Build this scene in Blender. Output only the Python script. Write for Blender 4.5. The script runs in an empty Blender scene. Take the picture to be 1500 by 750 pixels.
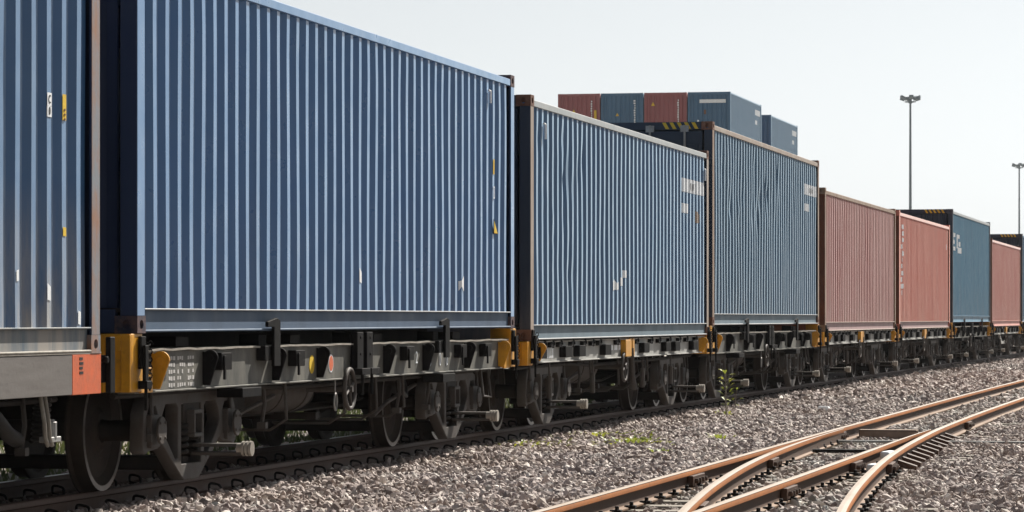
import bpy, bmesh, math, random
import numpy as np
from mathutils import Vector, Matrix

R = math.radians
S = bpy.context.scene
COL = S.collection
random.seed(7)
rng = np.random.default_rng(11)

# ------------------------------------------------------------------ camera
CAM_H = 1.22
TH = R(12.02)
cam = bpy.data.cameras.new('camera')
cam.sensor_width = 36.0
cam.lens = 4908 / 1500 * 36
cam.shift_y = 0.061
cam.clip_start = 0.5
cam.clip_end = 6000
cam.dof.use_dof = True
cam.dof.focus_distance = 31.0
cam.dof.aperture_fstop = 18.0
camo = bpy.data.objects.new('camera', cam)
COL.objects.link(camo)
camo.location = (0, 0, CAM_H)
camo.rotation_euler = (R(90), 0, TH - R(90))
S.camera = camo

# ------------------------------------------------------------------ light
SUN = Vector((0.71, -0.245, 0.70)).normalized()
sun_el = math.asin(SUN.z)
world = bpy.data.worlds.new('World')
S.world = world
world.use_nodes = True
wn = world.node_tree
wn.nodes.clear()
wo = wn.nodes.new('ShaderNodeOutputWorld')
bg = wn.nodes.new('ShaderNodeBackground')
sky = wn.nodes.new('ShaderNodeTexSky')
sky.sky_type = 'NISHITA'
sky.sun_disc = False
sky.sun_elevation = sun_el
sky.sun_rotation = math.atan2(SUN.x, SUN.y)
sky.altitude = 0
sky.air_density = 1.0
sky.dust_density = 1.0
sky.ozone_density = 1.0
bw = wn.nodes.new('ShaderNodeRGBToBW')
hs = wn.nodes.new('ShaderNodeMix')
hs.data_type = 'RGBA'
hs.inputs[0].default_value = 0.9
wn.links.new(sky.outputs[0], bw.inputs[0])
tint = wn.nodes.new('ShaderNodeMix')
tint.data_type = 'RGBA'; tint.blend_type = 'MULTIPLY'
tint.inputs[0].default_value = 1.0
tint.inputs[7].default_value = (0.96, 1.0, 1.03, 1)
wn.links.new(bw.outputs[0], tint.inputs[6])
wn.links.new(sky.outputs[0], hs.inputs[6])
wn.links.new(tint.outputs[2], hs.inputs[7])
wn.links.new(hs.outputs[2], bg.inputs['Color'])
bg.inputs['Strength'].default_value = 0.053
wn.links.new(bg.outputs[0], wo.inputs['Surface'])

sl = bpy.data.lights.new('sun', 'SUN')
sl.energy = 5.0
sl.angle = R(0.55)
sl.color = (1.0, 0.94, 0.85)
so = bpy.data.objects.new('sun', sl)
COL.objects.link(so)
so.rotation_euler = SUN.to_track_quat('Z', 'Y').to_euler()
so.location = (20, -10, 40)

S.view_settings.view_transform = 'Standard'
S.view_settings.look = 'None'
S.view_settings.exposure = 0.97
S.view_settings.gamma = 1.0
S.render.engine = 'CYCLES'
S.cycles.use_denoising = True
S.cycles.max_bounces = 6
S.cycles.diffuse_bounces = 3
S.cycles.glossy_bounces = 3

# ------------------------------------------------------------------ helpers
class MB:
    def __init__(self):
        self.v = []; self.f = []
    def add(self, vs, fs):
        n = len(self.v)
        self.v += [tuple(p) for p in vs]
        self.f += [tuple(i + n for i in f) for f in fs]
        return self
    def box(self, x0, x1, y0, y1, z0, z1):
        vs = [(x0,y0,z0),(x1,y0,z0),(x1,y1,z0),(x0,y1,z0),(x0,y0,z1),(x1,y0,z1),(x1,y1,z1),(x0,y1,z1)]
        return self.add(vs, [(0,3,2,1),(4,5,6,7),(0,1,5,4),(1,2,6,5),(2,3,7,6),(3,0,4,7)])
    def cyl(self, p0, p1, r0, r1=None, n=14, caps=True):
        r1 = r0 if r1 is None else r1
        p0 = Vector(p0); p1 = Vector(p1)
        d = (p1 - p0).normalized()
        a = d.orthogonal().normalized(); b = d.cross(a)
        vs = []
        for p, r in ((p0, r0), (p1, r1)):
            for i in range(n):
                t = 2 * math.pi * i / n
                vs.append(p + a * (r * math.cos(t)) + b * (r * math.sin(t)))
        fs = [(i, (i + 1) % n, n + (i + 1) % n, n + i) for i in range(n)]
        if caps:
            fs += [tuple(range(n - 1, -1, -1)), tuple(range(n, 2 * n))]
        return self.add(vs, fs)
    def lathe(self, prof, origin=(0,0,0), axis='y', n=40):
        # prof: closed loop of (radius, along)
        o = Vector(origin); vs = []; m = len(prof)
        for i in range(n):
            t = 2 * math.pi * i / n
            for r, a in prof:
                c, s = r * math.cos(t), r * math.sin(t)
                p = {'y': (c, a, s), 'x': (a, c, s), 'z': (c, s, a)}[axis]
                vs.append(o + Vector(p))
        fs = []
        for i in range(n):
            j = (i + 1) % n
            for k in range(m):
                l = (k + 1) % m
                fs.append((i*m+k, i*m+l, j*m+l, j*m+k))
        return self.add(vs, fs)
    def prism(self, poly, y0, y1, plane='xz'):
        n = len(poly)
        def P(u, w, d):
            return {'xz': (u, d, w), 'yz': (d, u, w), 'xy': (u, w, d)}[plane]
        vs = [P(u, w, y0) for u, w in poly] + [P(u, w, y1) for u, w in poly]
        fs = [tuple(range(n)), tuple(range(2*n-1, n-1, -1))]
        fs += [(i, n+i, n+(i+1) % n, (i+1) % n) for i in range(n)]
        return self.add(vs, fs)
    def tube(self, pts, r, n=6, closed=False):
        pts = [Vector(p) for p in pts]; m = len(pts); vs = []
        up = None
        for i, p in enumerate(pts):
            if closed:
                d = pts[(i+1) % m] - pts[i-1]
            else:
                d = pts[min(i+1, m-1)] - pts[max(i-1, 0)]
            d.normalize()
            if up is None:
                up = d.orthogonal().normalized()
            a = (up - d * up.dot(d))
            a = a.normalized() if a.length > 1e-5 else d.orthogonal().normalized()
            up = a; b = d.cross(a)
            rr = r[i] if isinstance(r, (list, tuple)) else r
            for k in range(n):
                t = 2*math.pi*k/n
                vs.append(p + a*(rr*math.cos(t)) + b*(rr*math.sin(t)))
        fs = []
        for i in range(m if closed else m-1):
            j = (i+1) % m
            for k in range(n):
                l = (k+1) % n
                fs.append((i*n+k, i*n+l, j*n+l, j*n+k))
        if not closed:
            fs += [tuple(range(n-1, -1, -1)), tuple(range((m-1)*n, m*n))]
        return self.add(vs, fs)
    def mesh(self, name, bevel=0.0, smooth=None, seg=1, fixn=True):
        me = bpy.data.meshes.new(name)
        me.from_pydata(self.v, [], self.f)
        bm = bmesh.new(); bm.from_mesh(me)
        if fixn:
            bmesh.ops.recalc_face_normals(bm, faces=bm.faces)
        if bevel:
            es = [e for e in bm.edges if len(e.link_faces) == 2 and e.calc_face_angle(0) > R(35)]
            bmesh.ops.bevel(bm, geom=es, offset=bevel, offset_type='OFFSET', segments=seg, profile=0.5, affect='EDGES', clamp_overlap=True)
        if smooth:
            for f in bm.faces: f.smooth = True
            for e in bm.edges:
                if len(e.link_faces) == 2 and e.calc_face_angle(0) > R(smooth): e.smooth = False
        else:
            for f in bm.faces: f.smooth = False
        bm.to_mesh(me); bm.free()
        return me
    def build(self, name, mat, parent=None, bevel=0.0, smooth=None, seg=1):
        return put(name, self.mesh(name, bevel, smooth, seg), mat, parent)

def put(name, me, mat, parent=None, loc=None, rot=None):
    o = bpy.data.objects.new(name, me)
    COL.objects.link(o)
    if not me.materials:
        me.materials.append(mat)
    if me.materials[0] is not mat:
        o.material_slots[0].link = 'OBJECT'
        o.material_slots[0].material = mat
    if parent: o.parent = parent
    if loc: o.location = loc
    if rot: o.rotation_euler = rot
    return o

def tag(o, label, cat, group=None, kind=None):
    if label: o['label'] = label
    if cat: o['category'] = cat
    if group: o['group'] = group
    if kind: o['kind'] = kind
    return o

def empty(name, loc=(0,0,0), rz=0.0):
    o = bpy.data.objects.new(name, None)
    o.empty_display_size = 0.3
    COL.objects.link(o); o.location = loc; o.rotation_euler = (0, 0, rz)
    return o

def copy_tree(o, parent=None, kids=None):
    c = o.copy(); COL.objects.link(c)
    c.parent = parent
    for ch in list(o.children): copy_tree(ch, c)
    return c

def plate_holes(outer, holes, thick, name):
    """flat plate in local XZ, holes cut out, thickness along Y"""
    cu = bpy.data.curves.new(name, 'CURVE'); cu.dimensions = '2D'; cu.fill_mode = 'BOTH'
    cu.extrude = thick/2; cu.bevel_depth = 0.008; cu.bevel_resolution = 1; cu.offset = -0.008
    for loop in [outer] + holes:
        sp = cu.splines.new('POLY'); sp.points.add(len(loop)-1); sp.use_cyclic_u = True
        for p, (x, z) in zip(sp.points, loop): p.co = (x, z, 0, 1)
    t = bpy.data.objects.new(name, cu); COL.objects.link(t)
    dg = bpy.context.evaluated_depsgraph_get()
    me = bpy.data.meshes.new_from_object(t.evaluated_get(dg))
    bpy.data.objects.remove(t)
    me.transform(Matrix.Rotation(R(90), 4, 'X'))
    me.name = name
    me.materials.clear()
    return me

def text_mesh(body, size, name):
    cu = bpy.data.curves.new(name, 'FONT'); cu.body = body; cu.size = size
    cu.align_x = 'CENTER'; cu.align_y = 'CENTER'; cu.extrude = 0.001
    t = bpy.data.objects.new(name, cu); COL.objects.link(t)
    dg = bpy.context.evaluated_depsgraph_get()
    me = bpy.data.meshes.new_from_object(t.evaluated_get(dg))
    bpy.data.objects.remove(t)
    me.transform(Matrix.Rotation(R(90), 4, 'X'))
    me.name = name; me.materials.clear()
    return me

# ------------------------------------------------------------------ materials
class N:
    def __init__(self, name):
        self.m = bpy.data.materials.new(name); self.m.use_nodes = True
        self.t = self.m.node_tree
        self.p = self.t.nodes['Principled BSDF']
        self.tc = self.t.nodes.new('ShaderNodeTexCoord')
        self.oi = self.t.nodes.new('ShaderNodeObjectInfo')
    def lk(self, a, b): self.t.links.new(a, b)
    def new(self, k): return self.t.nodes.new(k)
    def noise(self, scale, detail=4, rough=0.55, stretch=(1,1,1), off=0.0, rand=True):
        mp = self.new('ShaderNodeMapping'); mp.inputs['Scale'].default_value = stretch
        mp.inputs['Location'].default_value = (off, off*1.7, off*0.3)
        self.lk(self.tc.outputs['Object'], mp.inputs['Vector'])
        n = self.new('ShaderNodeTexNoise'); n.noise_dimensions = '4D'
        n.inputs['Scale'].default_value = scale; n.inputs['Detail'].default_value = detail
        n.inputs['Roughness'].default_value = rough
        self.lk(mp.outputs[0], n.inputs['Vector'])
        if rand:
            mu = self.math('MULTIPLY', self.oi.outputs['Random'], 37.0)
            self.lk(mu, n.inputs['W'])
        return n.outputs['Fac']
    def math(self, op, a, b=None, clamp=False):
        n = self.new('ShaderNodeMath'); n.operation = op; n.use_clamp = clamp
        for i, x in enumerate((a, b)):
            if x is None: continue
            if isinstance(x, (int, float)): n.inputs[i].default_value = x
            else: self.lk(x, n.inputs[i])
        return n.outputs[0]
    def ramp(self, fac, lo, hi, a=0.0, b=1.0):
        n = self.new('ShaderNodeMapRange'); n.inputs['From Min'].default_value = lo; n.inputs['From Max'].default_value = hi
        n.inputs['To Min'].default_value = a; n.inputs['To Max'].default_value = b; n.clamp = True
        self.lk(fac, n.inputs['Value'])
        return n.outputs[0]
    def mix(self, fac, a, b):
        n = self.new('ShaderNodeMix'); n.data_type = 'RGBA'
        for sock, x in ((n.inputs[0], fac), (n.inputs[6], a), (n.inputs[7], b)):
            if isinstance(x, (int, float)): sock.default_value = x
            elif isinstance(x, tuple): sock.default_value = (*x[:3], 1)
            else: self.lk(x, sock)
        return n.outputs[2]
    def z(self):
        s = self.new('ShaderNodeSeparateXYZ'); self.lk(self.tc.outputs['Object'], s.inputs[0]); return s.outputs['Z']
    def bump(self, h, strength=0.3, dist=0.01):
        b = self.new('ShaderNodeBump'); b.inputs['Strength'].default_value = strength; b.inputs['Distance'].default_value = dist
        self.lk(h, b.inputs['Height']); self.lk(b.outputs[0], self.p.inputs['Normal'])
    def fin(self, col, rough=0.5, metal=0.0, ior=1.5, spec=None):
        if isinstance(col, tuple): self.p.inputs['Base Color'].default_value = (*col, 1)
        else: self.lk(col, self.p.inputs['Base Color'])
        if isinstance(rough, (int, float)): self.p.inputs['Roughness'].default_value = rough
        else: self.lk(rough, self.p.inputs['Roughness'])
        self.p.inputs['Metallic'].default_value = metal
        self.p.inputs['IOR'].default_value = ior
        if spec is not None: self.p.inputs['Specular IOR Level'].default_value = spec
        return self.m

def mulc(c, k): return tuple(min(1, x*k) for x in c)

def paint(name, base, rust=0.15, fade=0.35, dirt=0.0, rough=0.31, ior=1.5, faded=None, sheen=0.22):
    """container paint: faded patches, rain streaks, rust spots and dirt splashed along the bottom"""
    n = N(name)
    faded = faded or tuple(min(1, c*1.25 + 0.025) for c in base)
    big = n.ramp(n.noise(0.7, 5), 0.35, 0.75)
    streak = n.ramp(n.noise(3.0, 5, 0.6, (1.6, 1.6, 0.07)), 0.45, 0.75)
    c = n.mix(n.math('MULTIPLY', big, fade), base, faded)
    c = n.mix(n.math('MULTIPLY', streak, fade), c, faded)
    dark = n.ramp(n.noise(2.2, 6, 0.6, (1.2, 1.2, 0.15), 4.0), 0.5, 0.8)
    c = n.mix(n.math('MULTIPLY', dark, 0.45), c, mulc(base, 0.45))
    rs = n.ramp(n.noise(7.0, 8, 0.7, (1, 1, 0.5), 9.0), 0.70 - 0.16*rust, 0.74 - 0.14*rust)
    c = n.mix(n.math('MULTIPLY', rs, min(1, rust*2.2)), c, (0.16, 0.065, 0.03))
    if dirt:
        zz = n.z()
        g = n.ramp(zz, 0.1, 1.1, 1.0, 0.0)
        d = n.ramp(n.noise(2.6, 6, 0.65, (2.2, 2.2, 0.35), 2.0), 0.38, 0.62)
        c = n.mix(n.math('MULTIPLY', n.math('MULTIPLY', g, d), dirt), c, (0.38, 0.33, 0.27))
    r = n.ramp(n.noise(4.0, 4), 0.3, 0.7, rough - 0.06, rough + 0.12)
    n.bump(n.noise(1.1, 3), 0.25, 0.02)
    n.p.inputs['Sheen Weight'].default_value = sheen
    mx = max(base); n.p.inputs['Sheen Tint'].default_value = (*[(c/mx)**0.24 for c in base], 1)
    n.p.inputs['Sheen Roughness'].default_value = 0.35
    return n.fin(c, r, ior=ior)

def grime(name, base, second, rough=0.6, scale=6.0, amt=0.8, bump=0.3, ior=1.45, metal=0.0, stretch=(1,1,1), spec=0.2):
    n = N(name)
    f = n.ramp(n.noise(scale, 7, 0.65, stretch), 0.38, 0.68)
    c = n.mix(n.math('MULTIPLY', f, amt), base, second)
    f2 = n.ramp(n.noise(scale*4, 5, 0.6, stretch, 5.0), 0.55, 0.75)
    c = n.mix(n.math('MULTIPLY', f2, 0.5), c, mulc(base, 0.5))
    n.bump(n.noise(scale*5, 5), bump, 0.006)
    return n.fin(c, max(rough, 0.62) if spec < .3 else rough, metal=metal, ior=ior, spec=spec)

M = {}
M['rust_post'] = grime('rusty_post', (0.288, 0.216, 0.152), (0.160, 0.068, 0.028), 0.5, 5.0, 0.85, stretch=(1,1,.4), spec=0.5)
M['beige_post'] = grime('dusty_post', (0.336, 0.288, 0.240), (0.208, 0.112, 0.064), 0.5, 4.0, 0.6, stretch=(1,1,.4), spec=0.5)
M['rust_end'] = grime('rusted_red_end', (0.15, 0.055, 0.03), (0.08, 0.035, 0.025), 0.6, 4.0, 0.8)
M['casting_rust'] = grime('casting_rust', (0.19, 0.10, 0.07), (0.08, 0.045, 0.035), 0.6, 9.0, 0.8)
M['roof_light'] = grime('dusty_rail_paint', (0.357, 0.374, 0.374), (0.255, 0.289, 0.306), 0.42, 3.0, 0.7, spec=0.5)
M['patchy_post'] = grime('patchy_post', (0.17, 0.20, 0.23), (0.27, 0.125, 0.065), 0.5, 9.0, 1.0, stretch=(1,1,.45), spec=0.5)
M['black'] = grime('black_steel', (0.008, 0.008, 0.009), (0.024, 0.021, 0.018), 0.7, 8.0, 0.55, spec=0.06)
M['under'] = grime('brake_dust_steel', (0.016, 0.014, 0.013), (0.045, 0.034, 0.027), 0.7, 5.0, 0.6)
M['frame'] = grime('cast_steel', (0.078, 0.073, 0.069), (0.05, 0.034, 0.024), 0.6, 5.0, 0.7)
M['wheel'] = grime('wheel_steel', (0.028, 0.023, 0.02), (0.055, 0.04, 0.03), 0.55, 6.0, 0.6)
M['rim'] = grime('wheel_rim', (0.26, 0.25, 0.24), (0.12, 0.10, 0.09), 0.35, 8.0, 0.6, metal=0.6, spec=0.5)
M['yellow'] = grime('yellow_paint', (0.64, 0.30, 0.008), (0.26, 0.12, 0.02), 0.42, 6.0, 0.62, spec=0.5)
M['orange'] = grime('orange_paint', (0.60, 0.105, 0.022), (0.30, 0.10, 0.05), 0.5, 9.0, 0.55, spec=0.5)
M['sill_dark'] = grime('grey_sill', (0.075, 0.076, 0.070), (0.20, 0.19, 0.165), 0.55, 4.0, 0.9, stretch=(1,1,.35))
M['sill_light'] = grime('pale_sill', (0.391, 0.391, 0.374), (0.187, 0.183, 0.170), 0.5, 3.0, 0.75, stretch=(1,1,.4))
M['plank'] = grime('grey_fascia', (0.168, 0.156, 0.148), (0.120, 0.108, 0.100), 0.6, 5.0, 0.8, stretch=(.3,1,2.5))
M['lip'] = grime('worn_lit_edge', (0.338, 0.315, 0.277), (0.150, 0.128, 0.105), 0.5, 7.0, 0.7)  # worn pale steel; its lightness also paints sun on lips and brake rollers
M['white'] = grime('white_paint', (0.78, 0.82, 0.86), (0.62, 0.66, 0.70), 0.45, 6.0, 0.5, spec=0.5)
M['white_bright'] = grime('white_sticker', (0.78, 0.81, 0.84), (0.70, 0.71, 0.72), 0.5, 6.0, 0.4, spec=0.5)
M['faded_white'] = grime('faded_white', (0.50, 0.49, 0.48), (0.36, 0.34, 0.33), 0.6, 6.0, 0.6)
M['navy_casting'] = grime('navy_casting', (0.035, 0.040, 0.062), (0.22, 0.115, 0.08), 0.55, 8.0, 0.75)
M['ylabel'] = grime('yellow_sticker', (0.648, 0.450, 0.045), (0.540, 0.342, 0.054), 0.5, 9.0, 0.5)
M['ink'] = grime('dark_ink', (0.02, 0.02, 0.022), (0.05, 0.05, 0.05), 0.6, 9.0, 0.4)
M['greyink'] = grime('grey_ink', (0.33, 0.34, 0.35), (0.25, 0.26, 0.27), 0.6, 9.0, 0.4)
M['zinc'] = grime('zinc_bar', (0.304, 0.304, 0.296), (0.160, 0.136, 0.120), 0.45, 9.0, 0.5, metal=0.3, spec=0.5)
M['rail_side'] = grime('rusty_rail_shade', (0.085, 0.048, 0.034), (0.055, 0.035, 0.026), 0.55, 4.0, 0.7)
M['clip'] = grime('clip_steel', (0.012, 0.011, 0.011), (0.03, 0.023, 0.02), 0.5, 12.0, 0.5)
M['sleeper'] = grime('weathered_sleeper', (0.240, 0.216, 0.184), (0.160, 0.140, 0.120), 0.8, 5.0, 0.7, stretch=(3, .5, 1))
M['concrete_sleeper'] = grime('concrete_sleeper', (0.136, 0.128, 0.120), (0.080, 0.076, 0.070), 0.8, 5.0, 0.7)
M['cover'] = grime('brown_cover', (0.28, 0.205, 0.16), (0.17, 0.12, 0.09), 0.6, 6.0, 0.7)
M['hose'] = grime('rubber_hose', (0.03, 0.03, 0.03), (0.06, 0.055, 0.05), 0.5, 9.0, 0.5)
M['mast'] = grime('galvanised_mast', (0.144, 0.180, 0.207), (0.108, 0.135, 0.162), 0.5, 2.0, 0.5)

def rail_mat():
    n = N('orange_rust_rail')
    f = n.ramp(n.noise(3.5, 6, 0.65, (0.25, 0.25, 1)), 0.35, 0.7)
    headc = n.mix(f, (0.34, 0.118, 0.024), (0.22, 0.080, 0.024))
    shaded_webc = n.mix(f, (0.085, 0.052, 0.036), (0.055, 0.038, 0.030))  # dark mill rust on the web, deepened to paint the railhead's shade
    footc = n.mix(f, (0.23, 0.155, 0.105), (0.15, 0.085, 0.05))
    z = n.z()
    c = n.mix(n.math('SUBTRACT', 1.0, n.ramp(z, -.128, -.118)), shaded_webc, footc)
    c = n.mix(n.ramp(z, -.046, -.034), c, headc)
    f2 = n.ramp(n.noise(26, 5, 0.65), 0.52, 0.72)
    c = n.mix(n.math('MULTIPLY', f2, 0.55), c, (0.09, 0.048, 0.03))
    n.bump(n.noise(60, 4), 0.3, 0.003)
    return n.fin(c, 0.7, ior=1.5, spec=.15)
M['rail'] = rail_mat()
def railhead_mat():
    n = N('rail_running_surface')
    f = n.ramp(n.noise(5, 6, 0.65, (0.15, 0.15, 1)), 0.35, 0.7)
    c = n.mix(f, (0.37, 0.315, 0.265), (0.28, 0.20, 0.135))
    f2 = n.ramp(n.noise(18, 5, 0.65), 0.55, 0.75)
    c = n.mix(n.math('MULTIPLY', f2, 0.5), c, (0.17, 0.09, 0.05))
    return n.fin(c, 0.5, ior=1.5, spec=.45)
M['railhead'] = railhead_mat()

def stone_mat(name, a, b, c3):
    n = N(name)
    geo = n.new('ShaderNodeNewGeometry')
    r = geo.outputs['Random Per Island']
    c = n.mix(n.ramp(r, 0.0, 1.0), a, b)
    w = n.ramp(n.math('FRACT', n.math('MULTIPLY', r, 17.3)), 0.72, 0.95)
    c = n.mix(w, c, c3)
    d = n.ramp(n.math('FRACT', n.math('MULTIPLY', r, 41.7)), 0.6, 1.0)
    c = n.mix(n.math('MULTIPLY', d, 0.8), c, mulc(a, 0.35))
    sp = n.ramp(n.noise(55, 4, 0.7, rand=False), 0.4, 0.7)
    c = n.mix(n.math('MULTIPLY', sp, 0.35), c, mulc(b, 0.7))
    big = n.ramp(n.noise(0.6, 5, rand=False), 0.42, 0.62)
    c = n.mix(n.math('MULTIPLY', big, 0.42), c, (0.24, 0.175, 0.135))
    n.bump(n.noise(90, 3, rand=False), 0.4, 0.004)
    return n.fin(c, 0.85, spec=.2)
M['stone'] = stone_mat('ballast_stone', (0.19, 0.155, 0.152), (0.55, 0.478, 0.448), (0.80, 0.74, 0.68))
M['pale_stone'] = stone_mat('pale_ballast', (0.289, 0.272, 0.255), (0.442, 0.425, 0.399), (0.578, 0.561, 0.527))

def ground_mat():
    n = N('ground_soil')
    f = n.ramp(n.noise(14, 8, 0.7, rand=False), 0.3, 0.7)
    c = n.mix(f, (0.035, 0.029, 0.026), (0.10, 0.084, 0.073))
    f2 = n.ramp(n.noise(0.12, 5, rand=False), 0.35, 0.65)
    c = n.mix(n.math('MULTIPLY', f2, 0.5), c, (0.30, 0.25, 0.20))
    n.bump(n.noise(22, 6, rand=False), 0.8, 0.04)
    return n.fin(c, 0.9)
M['ground'] = ground_mat()
def yard_mat():
    n = N('yard_concrete')
    f = n.ramp(n.noise(0.5, 7, 0.6, rand=False), 0.3, 0.7)
    c = n.mix(f, (0.38, 0.35, 0.30), (0.29, 0.265, 0.235))
    n.bump(n.noise(9, 5, rand=False), 0.3, 0.01)
    return n.fin(c, 0.85)
M['yard'] = yard_mat()
def leaf_mat(name, a, b):
    n = N(name)
    geo = n.new('ShaderNodeNewGeometry')
    c = n.mix(geo.outputs['Random Per Island'], a, b)
    n.p.inputs['Transmission Weight'].default_value = 0.0
    n.fin(c, 0.5)
    tr = n.new('ShaderNodeBsdfTranslucent'); n.lk(c, tr.inputs['Color'])
    mx = n.new('ShaderNodeMixShader'); mx.inputs[0].default_value = 0.35
    out = n.t.nodes['Material Output']
    n.lk(n.p.outputs[0], mx.inputs[1]); n.lk(tr.outputs[0], mx.inputs[2]); n.lk(mx.outputs[0], out.inputs['Surface'])
    return n.m
M['leaf'] = leaf_mat('young_leaf', (0.36, 0.36, 0.045), (0.18, 0.23, 0.04))
M['grass'] = leaf_mat('verge_grass', (0.033, 0.057, 0.012), (0.078, 0.084, 0.027))

# ------------------------------------------------------------------ line of the train
YC = 8.365
K = 0.000205
def off(X):
    if X < 27.5: return 0.0
    if X < 75: return -K/2*(X-27.5)**2
    return -K/2*47.5**2 - K*47.5*(X-75)
def head(X):
    if X < 27.5: return 0.0
    return -math.atan(K*(min(X, 75)-27.5))

# ------------------------------------------------------------------ ground
g = MB(); g.add([(-1500,-1500,-0.20),(3500,-1500,-0.20),(3500,3000,-0.20),(-1500,3000,-0.20)], [(0,1,2,3)])
tag(g.build('ground', M['ground']), None, None, kind='structure')
g = MB(); g.add([(20,14.6,-0.196),(1200,14.6,-0.196),(1200,420,-0.196),(20,420,-0.196)], [(0,1,2,3)])
tag(g.build('yard_pavement', M['yard']), None, None, kind='structure')

# ------------------------------------------------------------------ containers
LEN, WID = 12.192, 2.438
PITCH = 0.278
def corr_profile(x0, n, depth=0.036, of=0.078, sl=0.066, inf=0.068):
    """list of (x, inset) along the panel; inset 0 on the outer flats"""
    pts = []; x = x0
    for i in range(n):
        pts += [(x, depth), (x+inf, depth), (x+inf+sl, 0.0), (x+inf+sl+of, 0.0)]
        x += PITCH
    pts.append((x, depth))
    return pts
PX0 = -LEN/2 + 0.256
SIDE_PROF = [(-LEN/2+0.16, 0.03)] + corr_profile(PX0, 42) + [(LEN/2-0.16, 0.03)]
def prof_at(x):
    for (xa, ia), (xb, ib) in zip(SIDE_PROF, SIDE_PROF[1:]):
        if xa <= x <= xb:
            return ia + (ib-ia)*(x-xa)/max(1e-6, xb-xa)
    return 0.03

def dent_fn(seed, n, amp, region=None, ks=1.0):
    r = random.Random(seed); ds = []
    for i in range(n):
        if region: x0, x1, z0, z1 = region
        else: x0, x1, z0, z1 = -5.8, 5.8, 0.3, 2.6
        ds.append((r.uniform(x0, x1), r.uniform(z0, z1), ks*r.uniform(0.12, 0.4), ks*r.uniform(0.15, 0.5), r.uniform(-0.4, 1.0)*amp))
    ph = [r.uniform(0, 6.28) for _ in range(6)]
    def f(x, z, H):
        e = min(1, max(0, (z-0.17)/0.3)) * min(1, max(0, (H-0.12-z)/0.3))
        v = 0.0022*(math.sin(1.3*x+ph[0])*math.sin(2.1*z+ph[1]) + math.sin(3.7*x+ph[2]+1.9*z))
        for a, b, sx, sz, am in ds:
            v += am*math.exp(-((x-a)/sx)**2 - ((z-b)/sz)**2)
        return v*e
    return f

PZ0 = 0.165
def side_mesh(name, H, dents, sgn=-1):
    me = MB(); rows = 44
    zs = [PZ0 + (H-0.11-PZ0)*i/(rows-1) for i in range(rows)]
    prof = SIDE_PROF; m = len(prof)
    for z in zs:
        for x, ins in prof:
            y = WID/2 - 0.016 - ins - dents(x, z, H)
            me.v.append((x, sgn*y, z))
    for r in range(rows-1):
        for k in range(m-1):
            a = r*m+k
            f = (a, a+1, a+m+1, a+m)
            me.f.append(f if sgn < 0 else f[::-1])
    return me.mesh(name, fixn=False)

def corr_patch(x0, x1, z0, z1, H, dents, rag=0.0, seed=0, eps=0.003):
    """paint or paper that follows the corrugations of the near side"""
    xs = sorted({x0, x1} | {x for x, _ in SIDE_PROF if x0 < x < x1})
    r = random.Random(seed); me = MB(); rows = 5; m = len(xs)
    for i in range(rows):
        for x in xs:
            z = z0 + (z1-z0)*i/(rows-1)
            if rag and i in (0, rows-1): z += r.uniform(-rag, rag)
            me.v.append((x, -(WID/2-0.016-prof_at(x)-dents(x, z, H)+eps), z))
    for i in range(rows-1):
        for k in range(m-1):
            a = i*m+k
            me.f.append((a, a+1, a+m+1, a+m))
    return me

def end_mesh(name, H, sgn=-1):
    """corrugated end wall, vertical ribs"""
    me = MB(); y = -WID/2+0.15; prof = [(y, 0.02)]
    n = 8; w = (WID-0.30)/n
    for i in range(n):
        b = y+i*w
        prof += [(b+0.02, 0.045), (b+0.09, 0.045), (b+0.13, 0.0), (b+w-0.04, 0.0)]
    prof.append((WID/2-0.15, 0.02)); m = len(prof)
    for z in (0.17, H-0.13):
        for yy, ins in prof: me.v.append((sgn*(LEN/2-0.03-ins), yy, z))
    for k in range(m-1): me.f.append((k, k+1, m+k+1, m+k))
    return me.mesh(name)

_cache = {}
def cm(key, fn):
    if key not in _cache: _cache[key] = fn()
    return _cache[key]

def casting_mesh():
    # origin at the outer corner of a casting at (+x end, near side): box with oval holes
    b = MB()
    L, Wd, Hh = 0.178, 0.162, 0.118
    # side face (normal -y) with oval hole, as four slabs plus dark back
    def ringface(axis):
        ov = []
        n = 16
        if axis == 'y': w, h, ca, cb = 0.079/2, 0.064/2, -L/2, Hh/2
        else: w, h, ca, cb = 0.051/2, 0.070/2, Wd/2, Hh/2
        for i in range(n):
            t = 2*math.pi*i/n
            ov.append((ca+w*math.cos(t), cb+h*math.sin(t)))
        lim = (-L, 0) if axis == 'y' else (0, Wd)
        sq = []
        for i in range(n):
            t = 2*math.pi*i/n; c, s = math.cos(t), math.sin(t); k = max(abs(c), abs(s))
            sq.append(((lim[0]+lim[1])/2 + (lim[1]-lim[0])/2*c/k, Hh/2 + Hh/2*s/k))
        P = (lambda u, v, d: (u, d, v)) if axis == 'y' else (lambda u, v, d: (-d, u, v))
        vs = [P(u, v, 0) for u, v in sq] + [P(u, v, 0) for u, v in ov] + [P(u, v, 0.03) for u, v in ov]
        fs = []
        for i in range(n):
            j = (i+1) % n
            fs += [(i, j, n+j, n+i), (n+i, n+j, 2*n+j, 2*n+i)]
        fs.append(tuple(range(2*n, 3*n)))
        b.add(vs, fs)
    ringface('y'); ringface('x')
    b.add([(0,0,Hh),(-L,0,Hh),(-L,Wd,Hh),(0,Wd,Hh)], [(0,1,2,3)])
    b.add([(0,0,0),(-L,0,0),(-L,Wd,0),(0,Wd,0)], [(0,3,2,1)])
    b.add([(-L,0,0),(-L,Wd,0),(-L,Wd,Hh),(-L,0,Hh)], [(0,1,2,3)])
    b.add([(-L,Wd,0),(0,Wd,0),(0,Wd,Hh),(-L,Wd,Hh)], [(0,1,2,3)])
    return b.mesh('corner_casting', fixn=False)

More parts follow.
